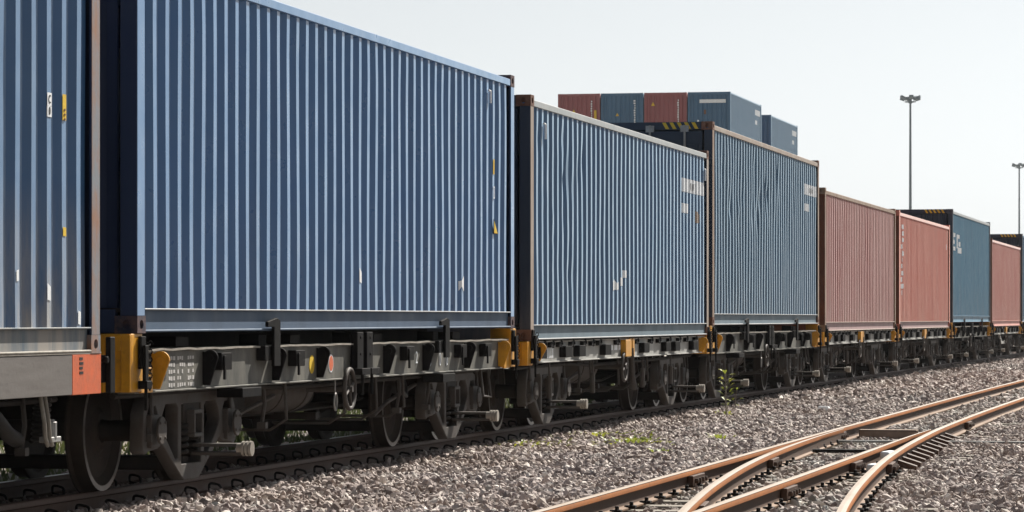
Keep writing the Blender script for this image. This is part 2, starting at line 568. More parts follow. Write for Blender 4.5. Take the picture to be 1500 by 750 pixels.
def post_mesh(H):
    b = MB()
    poly = [(0,0.003),(-0.16,0.003),(-0.16,0.02),(-0.05,0.02),(-0.05,0.12),(0,0.12)]
    b.prism([(u, v) for u, v in poly], 0.118, H-0.118, 'xy')
    return b.mesh('corner_post', bevel=0.004)

def container(name, label, group, X, zb, H, body, post, end, casting=None, dents=None, door=False, hazard=False,
              toprail=None, botrail=None, lip=None, low=None, Y=None, yaw=None, simple=False, cat='shipping container'):
    casting = casting or post
    xc = X + LEN/2
    y = (YC + off(xc)) if Y is None else Y
    rz = head(xc) if yaw is None else yaw
    root = empty(name, (xc, y, zb), rz)
    tag(root, label, cat, group)
    dn = dents or dent_fn(1, 0, 0)
    key = ('side', H) if dents is None else ('side', H, id(dents))
    put('side_panel', cm(key, lambda: side_mesh('side_panel', H, dn)), body, root)
    put('side_panel', cm(('far', H), lambda: side_mesh('far_panel', H, dent_fn(1, 0, 0), 1)), body, root)
    def roofm():
        b = MB()
        for i in range(40):
            x0 = -LEN/2+0.15+i*(LEN-0.3)/40; w = (LEN-0.3)/40
            b.add([(x0, -WID/2+.04, H-.075), (x0+w*.5, -WID/2+.04, H-.055), (x0+w, -WID/2+.04, H-.075),
                   (x0, WID/2-.04, H-.075), (x0+w*.5, WID/2-.04, H-.055), (x0+w, WID/2-.04, H-.075)], [(0,1,4,3),(1,2,5,4)])
        b.box(-LEN/2+0.02, LEN/2-0.02, -WID/2+.05, WID/2-.05, H-.10, H-.08)
        return b.mesh('roof')
    put('roof', cm(('roof', H), roofm), body, root)
    def floorm():
        b = MB()
        b.box(-LEN/2+0.03, LEN/2-0.03, -WID/2+.07, WID/2-.07, 0.14, 0.17)
        for i in range(28):
            x = -LEN/2+0.35+i*(LEN-0.7)/27
            b.box(x-.03, x+.03, -WID/2+.07, WID/2-.07, 0.02, 0.138)
        return b.mesh('floor')
    put('floor', cm(('floor',), floorm), M['under'], root)
    def railtop(s):
        b = MB(); b.box(-LEN/2+.178, LEN/2-.178, s*(WID/2-.002), s*(WID/2-.06), H-.115, H-.045); return b.mesh('top_rail', bevel=.005)
    def railbot(s):
        b = MB()
        b.box(-LEN/2+.165, LEN/2-.165, s*(WID/2-.03), s*(WID/2-.036), .02, .16)
        b.box(-LEN/2+.165, LEN/2-.165, s*(WID/2-.002), s*(WID/2-.05), .158, .168)
        b.box(-LEN/2+.165, LEN/2-.165, s*(WID/2-.002), s*(WID/2-.05), .012, .022)
        return b.mesh('bottom_rail')
    for s in (-1, 1):
        put('top_rail', cm(('rt', H, s), lambda: railtop(s)), toprail or body, root)
        br = put('bottom_rail', cm(('rb', s), lambda: railbot(s)), botrail or body, root)
        def lipm(zr):
            b = MB()
            for z, r in zr:
                b.cyl((-LEN/2+.17, s*(WID/2-.006), z), (LEN/2-.17, s*(WID/2-.006), z), r, n=10)
            return b.mesh('rail_lip', smooth=60)
        put('rail_lip', cm(('lip', s), lambda: lipm(((.163, .0065),))), lip or botrail or body, br)  # paler lip colours paint the bright line of sun along the rail
        put('rail_lip', cm(('lip2', s), lambda: lipm(((.015, .009),))), low or botrail or body, br)
    def endrail(s, top):
        b = MB(); z0, z1 = (H-.115, H-.004) if top else (.004, .16)
        b.box(s*(LEN/2-.004), s*(LEN/2-.08), -WID/2+.16, WID/2-.16, z0, z1); return b.mesh('end_rail', bevel=.004)
    for s in (-1, 1):
        for top in (0, 1):
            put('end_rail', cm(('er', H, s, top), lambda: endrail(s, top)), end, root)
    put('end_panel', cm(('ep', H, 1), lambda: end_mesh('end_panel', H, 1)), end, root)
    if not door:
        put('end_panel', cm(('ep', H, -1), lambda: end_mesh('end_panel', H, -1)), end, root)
    else:
        for s in (-1, 1):
            def dm(s=s):
                b = MB(); y0, y1 = (-WID/2+.15, -.006) if s < 0 else (.006, WID/2-.15)
                x = -LEN/2
                b.box(x+.03, x+.06, y0, y1, .17, H-.13)
                for k in range(5):
                    z = .3+k*(H-.6)/4.6
                    b.box(x+.018, x+.03, y0+.05, y1-.05, z, z+.28)
                return b.mesh('door', bevel=.006)
            d = put('door', cm(('door', H, s), dm), end, root)
            for yy in (.32, .82):
                def bm_(s=s, yy=yy):
                    b = MB(); x = -LEN/2-.012
                    b.cyl((x, s*yy, .06), (x, s*yy, H-.05), .017, n=10)
                    for z in (.09, H-.10): b.box(x-.012, x+.025, s*yy-.06, s*yy+.06, z-.045, z+.045)
                    for z in (.9, 1.7): b.box(x-.01, x+.03, s*yy-.045, s*yy+.045, z-.03, z+.03)
                    b.box(x-.02, x+.0, min(s*yy, s*(yy+.35)), max(s*yy, s*(yy+.35)), 1.15, 1.18)
                    return b.mesh('locking_bar')
                put('locking_bar', cm(('lb', H, s, yy), bm_), M['zinc'], d)
    if hazard:
        x = -LEN/2+.004
        for s in (1, -1):
            b = MB()
            for k in range(5):
                y0 = -WID/2+.20+k*.105
                p = [(s*y0, H-.105), (s*(y0+.052), H-.105), (s*(y0+.105), H-.012), (s*(y0+.053), H-.012)]
                b.add([(x-.003, u, v) for u, v in p], [(0,1,2,3)])
            b.build('hazard_stripe', M['ylabel'], root)
    pm = cm(('post', H), lambda: post_mesh(H))
    ca = cm(('cast',), casting_mesh)
    for sx in (1, -1):
        for sy in (1, -1):
            o = put('corner_post', pm, end, root, (sx*LEN/2, -sy*(WID/2), 0)); o.scale = (sx, sy, 1)  # end flange takes the dark end colour, which paints its shade
            put('post_face', cm(('pface', H), lambda: MB().box(-.158, -.006, 0, .004, .12, H-.12).mesh('post_face')), post, o)
            for z in (0, H-.118):
                c = put('corner_casting', ca, casting, root, (sx*LEN/2+sx*.002, -sy*(WID/2+.002), z)); c.scale = (sx, sy, 1)
    root['H'] = H
    return root, dn

HC, ST = 2.896, 2.591
GR = 'containers riding on the train'
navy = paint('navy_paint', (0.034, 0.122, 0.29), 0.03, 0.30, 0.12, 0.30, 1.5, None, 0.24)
navy_end = paint('shaded_navy_end', (0.020, 0.036, 0.085), 0.02, 0.1, 0, 0.5, 1.4, None, 0.0)  # darker than the side paint; the end wall's shade is painted in
steel = paint('steel_blue_paint', (0.030, 0.105, 0.24), 0.10, 0.45, 0.9, 0.36)
c3m = paint('slate_blue_paint', (0.028, 0.100, 0.22), 0.06, 0.25, 0.12, 0.34, 1.5, None, 0.34)
c4m = paint('worn_blue_paint', (0.034, 0.102, 0.19), 0.14, 0.4, 0.2, 0.40, 1.45, None, 0.24)
dark_end = paint('shaded_blue_end', (0.022, 0.036, 0.062), 0.25, 0.2, 0.2, 0.55, 1.4, None, 0.0)  # blue of the ends with rust and dirt, darkened for their shade
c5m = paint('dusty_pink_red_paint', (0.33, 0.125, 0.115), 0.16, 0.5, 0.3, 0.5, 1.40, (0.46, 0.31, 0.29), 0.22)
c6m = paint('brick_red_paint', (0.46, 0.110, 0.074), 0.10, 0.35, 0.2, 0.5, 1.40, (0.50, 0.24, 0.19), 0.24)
c7m = paint('teal_blue_paint', (0.034, 0.145, 0.25), 0.08, 0.35, 0.2, 0.5, 1.38, None, 0.10)
c8m = paint('faded_red_paint', (0.40, 0.115, 0.090), 0.10, 0.45, 0.3, 0.5, 1.38, (0.50, 0.25, 0.21), 0.22)
c9m = paint('grey_blue_paint', (0.04, 0.11, 0.20), 0.08, 0.4, 0.1, 0.55, 1.36, None, 0.05)

rail_navy = paint('navy_rail', (0.045, 0.080, 0.135), 0.03, 0.3, 0, 0.62, 1.4, None, 0.0)
rail_slate = paint('slate_rail', (0.085, 0.13, 0.165), 0.08, 0.4, 0, 0.6, 1.4, None, 0.04)
rail_pink = paint('pink_base_rail', (0.30, 0.20, 0.20), 0.10, 0.4, 0, 0.6, 1.4, None, 0.04)
M['sunlit_lip'] = grime('sunlit_lip', (0.315, 0.323, 0.330), (0.210, 0.225, 0.232), 0.5, 4.0, 0.7, spec=0.5)  # lighter paint that puts the sun on the lip into its colour
def dec(root, nm, me, mat, parent=None):
    return me.build(nm, mat, parent or root)

STARTS = [21.48, 34.5, 47.05, 60.1, 73.0, 86.0, 98.85, 111.75]
ZHI, ZLO = 1.12, 0.985

# 1 left cut-off steel blue
d1 = dent_fn(21, 6, 0.012)
r1, _ = container('shipping_container', 'weathered steel blue container with rust-patched corner post, cut off by the left edge', GR,
                  20.72-LEN, ZLO+0.01, ST, steel, M['patchy_post'], navy_end, dents=d1, botrail=paint('dusty_blue_rail', (0.08, 0.11, 0.14), 0.2, 0.5, 0.6, 0.6, 1.4, None, 0.0), low=M['lip'])
def px1(x):  # local x on container 1 from position along the line
    return x - (20.72 - LEN/2)
def label_sheet(root, x, z, w, h, mat, H, dn, nm='sticker', rag=0, seed=0, eps=.004):
    return corr_patch(x-w/2, x+w/2, z-h/2, z+h/2, H, dn, rag, seed, eps).build(nm, mat, root)
def text_on(root, body, x, z, size, mat, sx=1.0, y=None):
    o = put('lettering', text_mesh(body, size, 'lettering'), mat, root, (x, -(WID/2-0.006)-0.006 if y is None else y, z))
    o.scale = (sx, 1, 1)
    return o
# flats centres: rib i outer flat from PX0+i*PITCH+0.134 to +0.212
def flat_c(i): return PX0 + i*PITCH + 0.134 + 0.039
s = label_sheet(r1, flat_c(39)+.0, 1.588, .085, .085, M['white_bright'], ST, d1); text_on(s, 'C', flat_c(39)-.002, 1.588, .075, M['ink'], .8, -(WID/2-.016)-.006)
s = label_sheet(r1, flat_c(39)+.005, 1.515, .10, .07, M['white_bright'], ST, d1); text_on(s, '0', flat_c(39)-.002, 1.515, .07, M['ink'], .8, -(WID/2-.016)-.006)
s = label_sheet(r1, flat_c(40), 1.556, .07, .165, M['ylabel'], ST, d1)
for k in range(3): MB().box(flat_c(40)-.012+.0, flat_c(40)+.014, -(WID/2)+.010, -(WID/2)+.0125, 1.535-k*.03, 1.547-k*.03).build('lettering', M['casting_rust'], s)
label_sheet(r1, flat_c(40), 0.77, .06, .07, M['ylabel'], ST, d1, rag=.015)
label_sheet(r1, flat_c(39)-.01, 0.39, .06, .10, M['white_bright'], ST, d1, rag=.02, seed=3)
label_sheet(r1, flat_c(41)-.0, 0.24, .05, .08, M['white_bright'], ST, d1, rag=.02, seed=4)
label_sheet(r1, flat_c(37), 0.475, .04, .06, M['white_bright'], ST, d1, rag=.02, seed=5)

# 2 big navy
d2 = dent_fn(5, 5, 0.006)
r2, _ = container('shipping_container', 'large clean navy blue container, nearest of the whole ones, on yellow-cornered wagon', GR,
                  STARTS[0], ZHI, ST, navy, navy, navy_end, casting=M['navy_casting'], dents=d2, botrail=rail_navy, lip=M['sunlit_lip'])
for c in r2.children:   # near corner castings keep their blue paint on the end facing left
    pass
label_sheet(r2, flat_c(39), 1.617, .055, .15, M['ylabel'], ST, d2)
b = MB()
for (x0, x1, z0, z1) in ((-.03,.03,.05,.06),(-.03,.03,-.06,-.05),(-.03,-.02,-.05,.05),(.02,.03,-.05,.05)):
    b.box(flat_c(39)+x0, flat_c(39)+x1, -WID/2+.010, -WID/2+.014, 1.36+z0, 1.36+z1)
b.build('stencil_mark', M['white_bright'], r2)
b = MB(); xx = flat_c(39)
b.prism([(xx-.04, .945), (xx+.16, .945), (xx-.04, 1.095)], -WID/2+.004, -WID/2+.008)
tri = b.build('warning_triangle', M['ink'], r2)
b = MB(); b.prism([(xx-.032, .953), (xx+.125, .953), (xx-.032, 1.075)], -WID/2+.001, -WID/2+.003); b.build('warning_face', M['ylabel'], tri)
label_sheet(r2, flat_c(20), .47, .07, .10, M['white_bright'], ST, d2, 'torn_paper', .03, 7)
label_sheet(r2, flat_c(34)-.02, .43, .13, .10, M['white_bright'], ST, d2, 'torn_paper', .03, 8)
b = MB(); b.tube([(flat_c(38)-.03, -WID/2-.002, 2.36), (flat_c(38)+.04, -WID/2-.004, 2.36), (flat_c(38)+.04, -WID/2-.004, 2.24)], .012)
b.build('lashing_loop', M['white_bright'], r2)

# 3 slate blue, low
base3 = dent_fn(31, 14, 0.010)
reg3 = dent_fn(33, 26, 0.015, (-5.7, -3.0, 0.7, 2.3), .45)
def d3(x, z, H): return base3(x, z, H) + reg3(x, z, H)
r3, _ = container('shipping_container', 'slate blue container with two white painted panels at its far end, behind the navy one', GR,
                  STARTS[1], ZLO, ST, c3m, M['beige_post'], dark_end, casting=M['casting_rust'], dents=d3, toprail=M['roof_light'], botrail=rail_slate, lip=M['sunlit_lip'], low=M['sunlit_lip'])
def white_logo(root, H, dn, zt, xa, xb, z2, xs):
    p = corr_patch(xa, xb, zt-.185, zt, H, dn).build('painted_panel', M['white'], root)
    for k in range(4):
        xx = xa + .62 + k*.24
        corr_patch(xx, xx+.05, zt-.15, zt-.05, H, dn, .02, k, .005).build('lettering', M['greyink'], p)
    corr_patch(xa, xs, z2-.13, z2, H, dn).build('painted_panel', M['white'], root)
white_logo(r3, ST, d3, 2.13, 3.95, 5.75, 1.79, 4.5)
corr_patch(5.1, 5.4, 1.57, 1.69, ST, d3, .03, 4).build('torn_paper', M['beige_post'], r3)
corr_patch(-1.25, -.88, .56, .68, ST, d3, .03, 5).build('torn_paper', M['white_bright'], r3)
corr_patch(-.72, -.48, .63, .73, ST, d3, .0, 6).build('sticker', M['white_bright'], r3)
corr_patch(-.50, -.32, .73, .82, ST, d3, .0, 7).build('sticker', M['white_bright'], r3)
for k in (1, 41):
    x0 = flat_c(k)
    b = MB(); b.tube([(x0-.03, -WID/2-.002, 2.32), (x0+.05, -WID/2-.004, 2.32), (x0+.05, -WID/2-.004, 2.16)], .013); b.build('lashing_loop', M['white_bright'], r3)

# 4 worn hi-cube
base4 = dent_fn(41, 26, 0.010)
reg4 = dent_fn(43, 36, 0.024, (-5.2, 1.5, 1.6, 2.5), .5)
def d4(x, z, H): return base4(x, z, H) + reg4(x, z, H)
r4, _ = container('shipping_container', 'tall worn blue container with rusty posts, buckled ribs and hazard stripes over its doors', GR,
                  STARTS[2], ZHI, HC, c4m, M['rust_post'], dark_end, casting=M['casting_rust'], dents=d4, door=True, hazard=True, toprail=M['beige_post'], botrail=rail_slate, lip=M['sunlit_lip'], low=M['sunlit_lip'])
white_logo(r4, HC, d4, 2.42, 4.25, 5.85, 2.08, 4.85)

# 5 - 9
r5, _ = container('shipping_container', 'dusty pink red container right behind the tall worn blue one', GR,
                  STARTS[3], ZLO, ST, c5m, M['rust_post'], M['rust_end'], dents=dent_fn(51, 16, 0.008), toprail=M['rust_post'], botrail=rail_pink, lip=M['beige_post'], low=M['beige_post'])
d6 = dent_fn(61, 8, 0.01)
r6, _ = container('shipping_container', 'brick red container with a column of white letters near its front edge', GR,
                  STARTS[4], ZLO, ST, c6m, c6m, M['rust_end'], dents=d6, botrail=rail_pink, lip=M['beige_post'], low=M['beige_post'], toprail=paint('pink_rail', (0.48, 0.25, 0.21), .1, .4, 0, .4))
rr = random.Random(5)
for k in range(11):
    z = 2.25 - k*.145
    x0 = -5.45 + rr.uniform(-.05, .05); w = rr.uniform(.18, .42)
    corr_patch(x0, x0+w, z-.05, z+.05, ST, d6, .015, k).build('lettering', M['white_bright'], r6)
corr_patch(5.2, 5.4, 1.95, 2.1, ST, d6, .02, 3).build('stencil_mark', M['white'], r6)
d7 = dent_fn(71, 8, 0.012)
r7, _ = container('shipping_container', 'tall teal blue container with white letters and hazard stripes, behind the brick red one', GR,
                  STARTS[5], ZHI, HC, c7m, dark_end, dark_end, dents=d7, hazard=True, toprail=M['roof_light'])
def block_letters(root, H, dn):
    L = [(-5.70,-5.50,1.85,2.30), (-5.50,-5.15,2.20,2.30), (-5.50,-5.25,2.02,2.12), (-5.50,-5.15,1.85,1.95),
         (-4.75,-4.50,1.92,2.28), (-4.50,-3.85,2.18,2.28), (-4.50,-3.35,1.80,1.95), (-4.1,-3.7,1.98,2.10)]
    for i, (a, b_, c, d) in enumerate(L):
        corr_patch(a, b_, c, d, H, dn).build('lettering', M['white_bright'], root)
block_letters(r7, HC, d7)
r8, _ = container('shipping_container', 'faded red container at the right edge, behind the teal blue one', GR,
                  STARTS[6], ZLO, ST, c8m, M['rust_end'], M['rust_end'], dents=dent_fn(81, 8, 0.012), toprail=paint('pink_rail2', (0.46, 0.26, 0.23), .1, .4, 0, .4))
r9, _ = container('shipping_container', 'tall grey blue container with hazard stripes, last one, cut by the right edge', GR,
                  STARTS[7], ZHI, HC, c9m, dark_end, dark_end, hazard=True)

# ------------------------------------------------------------------ bogie prototype
def build_bogie(parent):
    """three-piece freight bogie, origin on the rail top under its centre"""
    b = MB()
    b.box(-.20, .20, -1.0, 1.0, .46, .66)          # bolster
    b.cyl((0,0,.66), (0,0,.72), .2, n=20)
    b.box(-.13, .13, -.9, .9, .12, .22)            # spring plank
    bog = b.build('bogie', M['under'], parent, bevel=.01)
    outer = [(-1.10,.56),(-1.02,.66),(-.85,.70),(.85,.70),(1.02,.66),(1.10,.56),(1.12,.30),(1.06,.27),(.98,.29),(.78,.30),(.70,.34),
             (.24,.08),(.17,.05),(-.17,.05),(-.24,.08),(-.70,.34),(-.78,.30),(-.98,.29),(-1.06,.27),(-1.12,.30)]
    holes = [[(-.235,.17),(.235,.17),(.235,.60),(-.235,.60)],
             [(-.67,.54),(-.70,.47),(-.66,.42),(-.36,.20),(-.315,.22),(-.315,.58),(-.36,.61),(-.60,.61)],
             [(.67,.54),(.60,.61),(.36,.61),(.315,.58),(.315,.22),(.36,.20),(.66,.42),(.70,.47)],
             [(-1.03,.53),(-1.04,.36),(-.80,.36),(-.77,.53),(-.83,.60),(-.97,.60)],
             [(1.03,.53),(.97,.60),(.83,.60),(.77,.53),(.80,.36),(1.04,.36)]]
    fm = plate_holes(outer, holes, .085, 'side_frame')
    wh = MB()
    # wheel profile, along = outward(+)
    wp = [(.425,.0635),(.43,-.03),(.455,-.045),(.452,-.062),(.43,-.07),(.385,-.068),(.33,-.03),(.17,-.02),(.13,-.07),(.085,-.07),(.085,.06),(.13,.06),(.17,.03),(.33,.02),(.375,.05),(.385,.0635)]
    wm = MB().lathe(wp, n=48).mesh('wheel', smooth=28)
    rimm = MB().lathe([(.424,.0645),(.424,.0665),(.388,.0665),(.388,.0645)], n=48).mesh('wheel_rim', smooth=40)
    axm = MB().cyl((0,-.86,0), (0,.86,0), .075, n=16).mesh('axle', smooth=40)
    bxm = MB().box(-.10,.10,-.06,.09,-.12,.11).cyl((0,-.11,0),(0,-.09,0),.10,n=18)
    for a in (45,135,225,315):
        bxm.cyl((.075*math.cos(R(a)),-.118,.075*math.sin(R(a))),(.075*math.cos(R(a)),-.108,.075*math.sin(R(a))),.015,n=6)
    bxm = bxm.mesh('axle_box', bevel=.008)
    sp = MB()
    for cx in (-.13, .13):
        pts = []
        for i in range(60):
            t = i/59*5*2*math.pi
            pts.append((cx+.075*math.cos(t), .075*math.sin(t), .22+i/59*.24))
        sp.tube(pts, .016, n=6)
    spm = sp.mesh('coil_spring', smooth=60)
    be = MB()
    for (a, b_, c, d) in ((-.11,.11,.36,.39),(-.11,.11,.53,.56),(-.11,-.08,.39,.53),(.08,.11,.39,.53)):
        be.box(a, b_, -.14, -.02, c, d)
    bem = be.mesh('bolster_end', bevel=.005)
    arm = MB()
    arm.box(-.02,.14,-.40,-.02,.285,.31).box(-.05,.10,-.42,-.02,.225,.25)
    rol = MB()
    for k in range(3):
        rol.cyl((-.02,-.40-.028*k,.275),(-.02,-.418-.028*k,.275),.055,n=16)
    rol.cyl((-.02,-.36,.275),(-.02,-.47,.275),.04,n=12)
    rolm = rol.mesh('brake_roller', smooth=40)
    armm = arm.mesh('brake_arm', bevel=.004)
    shoe = MB().box(-.03,.03,-.06,.06,-.16,.16).mesh('brake_shoe', bevel=.01)
    for s in (-1, 1):
        f = put('side_frame', fm, M['frame'], bog, (0, s*.95, 0))
        sg = put('coil_spring', spm, M['under'], bog, (0, s*.93, 0))
        e = put('bolster_end', bem, M['frame'], bog, (0, s*.92, 0)); e.scale = (1, -s if s < 0 else -1, 1)
        a = put('brake_arm', armm, M['frame'], bog, (.05, s*.98, 0)); a.scale = (1, 1 if s < 0 else -1, 1)
        a = put('brake_roller', rolm, M['lip'], bog, (.05, s*.98, 0)); a.scale = (1, 1 if s < 0 else -1, 1)  # pale material paints the sunlit glint on the roller
        for sx in (-1, 1):
            bx = put('axle_box', bxm, M['frame'], bog, (sx*.915, s*.97, .435)); bx.scale = (1, 1 if s < 0 else -1, 1)
            put('brake_shoe', shoe, M['under'], bog, (sx*.44, s*.545, .42))
    for sx in (-1, 1):
        put('axle', axm, M['under'], bog, (sx*.915, 0, .4305))
        for s in (-1, 1):
            w = put('wheel', wm, M['wheel'], bog, (sx*.915, s*.575, .4305)); w.scale = (1, s, 1)
            q = put('wheel_rim', rimm, M['rim'], bog, (sx*.915, s*.575, .4305)); q.scale = (1, s, 1)
    return bog

def bracket_plate(x, ytop, z0, z1, depth_top, depth_bot, t=.022):
    """upright gusset with rounded eye, set across the sill"""
    b = MB(); pts = [(0, z0), (-depth_bot, z0)]
    r = depth_top/2; cz = z1-r
    for k in range(9):
        a = math.pi + (-math.pi)*k/8*0.75
        pts.append((-r + r*math.cos(a), cz + r*math.sin(a)))
    pts.append((0, z1-.01))
    b.prism([(ytop+u, w) for u, w in pts], x-t/2, x+t/2, 'yz')
    b.cyl((x-t/2-.012, ytop-r*1.0, cz), (x-t/2, ytop-r*1.0, cz), r*.45, n=12)
    return b

def wagon_common(root, kind):
    sill_mat = {'A': M['sill_dark'], 'B': M['sill_light'], 'C': M['plank'], 'D': M['sill_light']}[kind]
    zt, zb = {'A': (1.0, .725), 'B': (.965, .755), 'C': (.99, .735), 'D': (.965, .745)}[kind]
    L2 = 6.05 if kind != 'C' else 6.12
    yo = 1.155 if kind != 'C' else 1.215
    for s in (-1, 1):
        b = MB()
        if kind == 'C':
            b.box(-L2, L2-.55 if s < 0 else L2, s*yo, s*(yo-.07), zb, zt)
        else:
            b.box(-L2, L2, s*yo, s*(yo-.012), zb, zt)
            b.box(-L2, L2, s*(yo+.03), s*(yo-.09), zb-.014, zb)
        sl_ = b.build('side_sill', sill_mat, root, bevel=.003)
        if kind != 'C':
            # tread plate on top, edge buckled a little
            e = MB(); n = 60; r = random.Random(9)
            ys = s*(yo+.035)
            for i in range(n+1):
                x = -L2+2*L2*i/n; dz = r.uniform(-.006, .003)
                e.v += [(x, ys, zt+dz), (x, ys, zt+.014+dz), (x, s*(yo-.12), zt+.014), (x, s*(yo-.12), zt)]
            for i in range(n):
                a = 4*i
                e.f += [(a, a+4, a+5, a+1), (a+1, a+5, a+6, a+2), (a+3, a, a+4, a+7)]
            e.build('edge_plate', M['lip'], sl_)
    b = MB()
    b.box(-6.1, 6.1, -.22, .22, .70, zt-.03)                     # centre sill
    for x in (-5.6, -4.2, -2.9, -1.45, 0.0, 1.45, 2.9, 4.2, 5.6):
        b.box(x-.06, x+.06, -yo+.1, yo-.1, .80, zt-.03)
    b.build('underframe', M['under'], root)
    b = MB(); b.box(-6.05, 6.05, -yo+.10, yo-.10, zt-.025, zt-.01); b.build('deck_plate', M['under'], root)
    for s in (-1, 1):
        b = MB(); b.box(s*6.06, s*6.16, -1.1, 1.1, .72, zt-.02)
        b.build('headstock', M['under'], root, bevel=.005)
        c = MB()
        c.box(s*6.16, s*6.30, -.10, .10, .66, .84)
        c.box(s*6.30, s*6.44, -.14 if s > 0 else -.06, .06 if s > 0 else .14, .62, .88)
        c.build('coupler', M['under'], root, bevel=.015)
        h = MB(); pts = [(s*6.16, .35, .72), (s*6.22, .36, .60), (s*6.32, .37, .46), (s*6.42, .38, .42), (s*6.5, .38, .50)]
        h.tube(pts, .022, n=8); h.build('brake_hose', M['hose'], root, smooth=60)
    # reservoir
    rp = [(.001,-.68),(.12,-.66),(.19,-.62),(.215,-.57),(.215,-.40),(.224,-.40),(.224,-.36),(.215,-.36),(.215,.36),(.224,.36),(.224,.40),(.215,.40),(.215,.57),(.19,.62),(.12,.66),(.001,.68)]
    t = MB().lathe(rp, (-.80, -.62, .655), 'x', 28).build('air_reservoir', M['frame'], root, smooth=35)
    MB().tube([(-1.5,-.62,.66), (-1.75,-.62,.60), (-1.9,-.5,.55), (-2.4,-.4,.55)], .018).build('brake_pipe', M['under'], root, smooth=60)
    b = MB(); b.box(.6, 1.3, -.35, .05, .42, .70); b.cyl((1.3,-.15,.55),(1.75,-.15,.55),.14,n=18)
    b.build('brake_cylinder', M['under'], root, bevel=.01)
    b = MB(); b.box(-3.4, 3.4, -.04, .04, .38, .43); b.box(-.06,.06,-.8,.8,.36,.42)
    b.tube([(-3.2,-.45,.5),(-2.2,-.42,.42),(2.2,-.42,.42),(3.2,-.45,.5)], .016)
    b.build('brake_rigging', M['under'], root)
    rg = random.Random(4)
    for s in (-1, 1):
        p = MB(); p.tube([(-5.9,s*.98,.69),(-3.0,s*1.0,.70),(-1.7,s*1.02,.67),(1.8,s*1.02,.68),(5.9,s*.98,.70)], .021, n=8)
        p.build('brake_pipe', M['under'], root, smooth=60)
        for x in (-5.15, -3.25, -2.35, 2.05, 3.2, 5.25):
            l = MB(); dx = rg.uniform(-.12,.12)
            l.tube([(x,s*1.0,.72),(x+dx*.5,s*1.02,.55),(x+dx,s*1.0,.40)], .016, n=6)
            l.box(x+dx-.035,x+dx+.035,s*.97,s*1.04,.36,.41)
            l.build('brake_hanger', M['frame'], root)
        for x0, x1 in ((-3.0,-1.7), (1.9,3.1)):
            l = MB(); l.tube([(x0,s*.8,.34),(x0+.3,s*.86,.46),(x1,s*.9,.60)], .02, n=6); l.build('brake_lever', M['frame'], root)
    for x in (-1.9, -.1, 1.0, 2.0):
        l = MB(); l.tube([(x,-1.05,.72),(x+.02,-1.06,.42),(x+.10,-.9,.33),(x+.12,-.4,.33)], .013, n=6); l.build('safety_strap', M['frame'], root)
    b = MB(); b.box(-2.6,-2.0,-.75,-.35,.50,.68); b.cyl((-2.3,-.55,.42),(-2.3,-.55,.50),.09,n=14); b.cyl((-2.0,-.6,.6),(-1.9,-.6,.6),.05,n=12)
    b.build('distributor_valve', M['under'], root, bevel=.01)
    b = MB(); b.tube([(2.3,-.9,.72),(2.4,-.95,.55),(2.55,-.95,.50),(2.75,-.9,.56),(2.8,-.85,.70)], .018, n=7); b.build('brake_hose', M['hose'], root, smooth=60)
    # hand brake wheel
    b = MB(); n = 24
    ring = [(-.45+.165*math.cos(2*math.pi*i/n), -1.20, .63+.165*math.sin(2*math.pi*i/n)) for i in range(n)]
    b.tube(ring, .02, n=8, closed=True)
    for a in (20, 110, 200, 290):
        b.tube([(-.45,-1.20,.63), (-.45+.16*math.cos(R(a)),-1.20,.63+.16*math.sin(R(a)))], .013)
    b.cyl((-.45,-1.23,.63),(-.45,-.75,.63),.028,n=12)
    b.build('hand_brake_wheel', M['frame'], root, smooth=50)
    return yo, zt, zb

def yellow_corner(root, sx, yo, zt, zb, high):
    """yellow pedestal under one container corner, with its locking lever"""
    top = ZHI-.003 if high else zt+.012
    for s in (-1, 1):
        b = MB()
        x0, x1 = sorted((sx*5.96, sx*6.20))
        b.box(x0, x1, s*(yo+.055), s*(yo-.16), .725, top)
        # rivets on the end face
        for z in (.80, .87, .94):
            for y in (-.045, .03):
                xx = sx*6.20
                b.cyl((xx, s*(yo-.05)+y, z), (xx+sx*.008, s*(yo-.05)+y, z), .012, n=8)
        x0, x1 = sorted((sx*5.70, sx*5.955))
        b.box(x0, x1, s*(yo+.045), s*(yo+.004), zb-.01, zb+.16)
        xa, xb = sorted((sx*6.203, sx*6.222))
        b.box(xa, xb, s*(yo+.055), s*(yo-.01), .725, top-.005)
        b.box(xa, xb, s*(yo-.13), s*(yo-.16), .725, top-.005)
        b.box(xa, xb, s*(yo-.01), s*(yo-.13), 1.0 if high else .955, top-.005)
        p = b.build('corner_pedestal', M['yellow'], root, bevel=.006)
        g = bracket_plate(sx*5.60, -(yo+.003), zb+.01, zt-.004, .13, .06)
        gg = g.build('lashing_plate', M['yellow'], p, bevel=.003)
        if s > 0: gg.scale = (1, -1, 1)
        # lever and chain
        l = MB(); xl = sx*6.02
        l.box(xl-.05, xl+.05, s*(yo+.060), s*(yo+.085), .88, 1.10)
        l.box(xl-.035, xl+.035, s*(yo+.086), s*(yo+.11), .76, 1.04)
        l.box(xl-.05, xl+.055, s*(yo+.06), s*(yo+.125), .745, .80)
        l.cyl((xl, s*(yo+.10), .60), (xl, s*(yo+.10), .75), .012, n=8)
        lev = l.build('locking_lever', M['black'], root, bevel=.004)
        c = MB(); r = .016
        for k in range(12):
            z = 1.05-k*.027
            ax = (1, 0) if k % 2 else (0, 1)
            pts = [(xl+.085+r*math.cos(t)*ax[0], s*(yo+.10)+r*math.cos(t)*ax[1], z+.02*math.sin(t)) for t in [i*math.pi/4 for i in range(8)]]
            c.tube(pts, .0045, n=5, closed=True)
        c.build('chain', M['black'], lev)

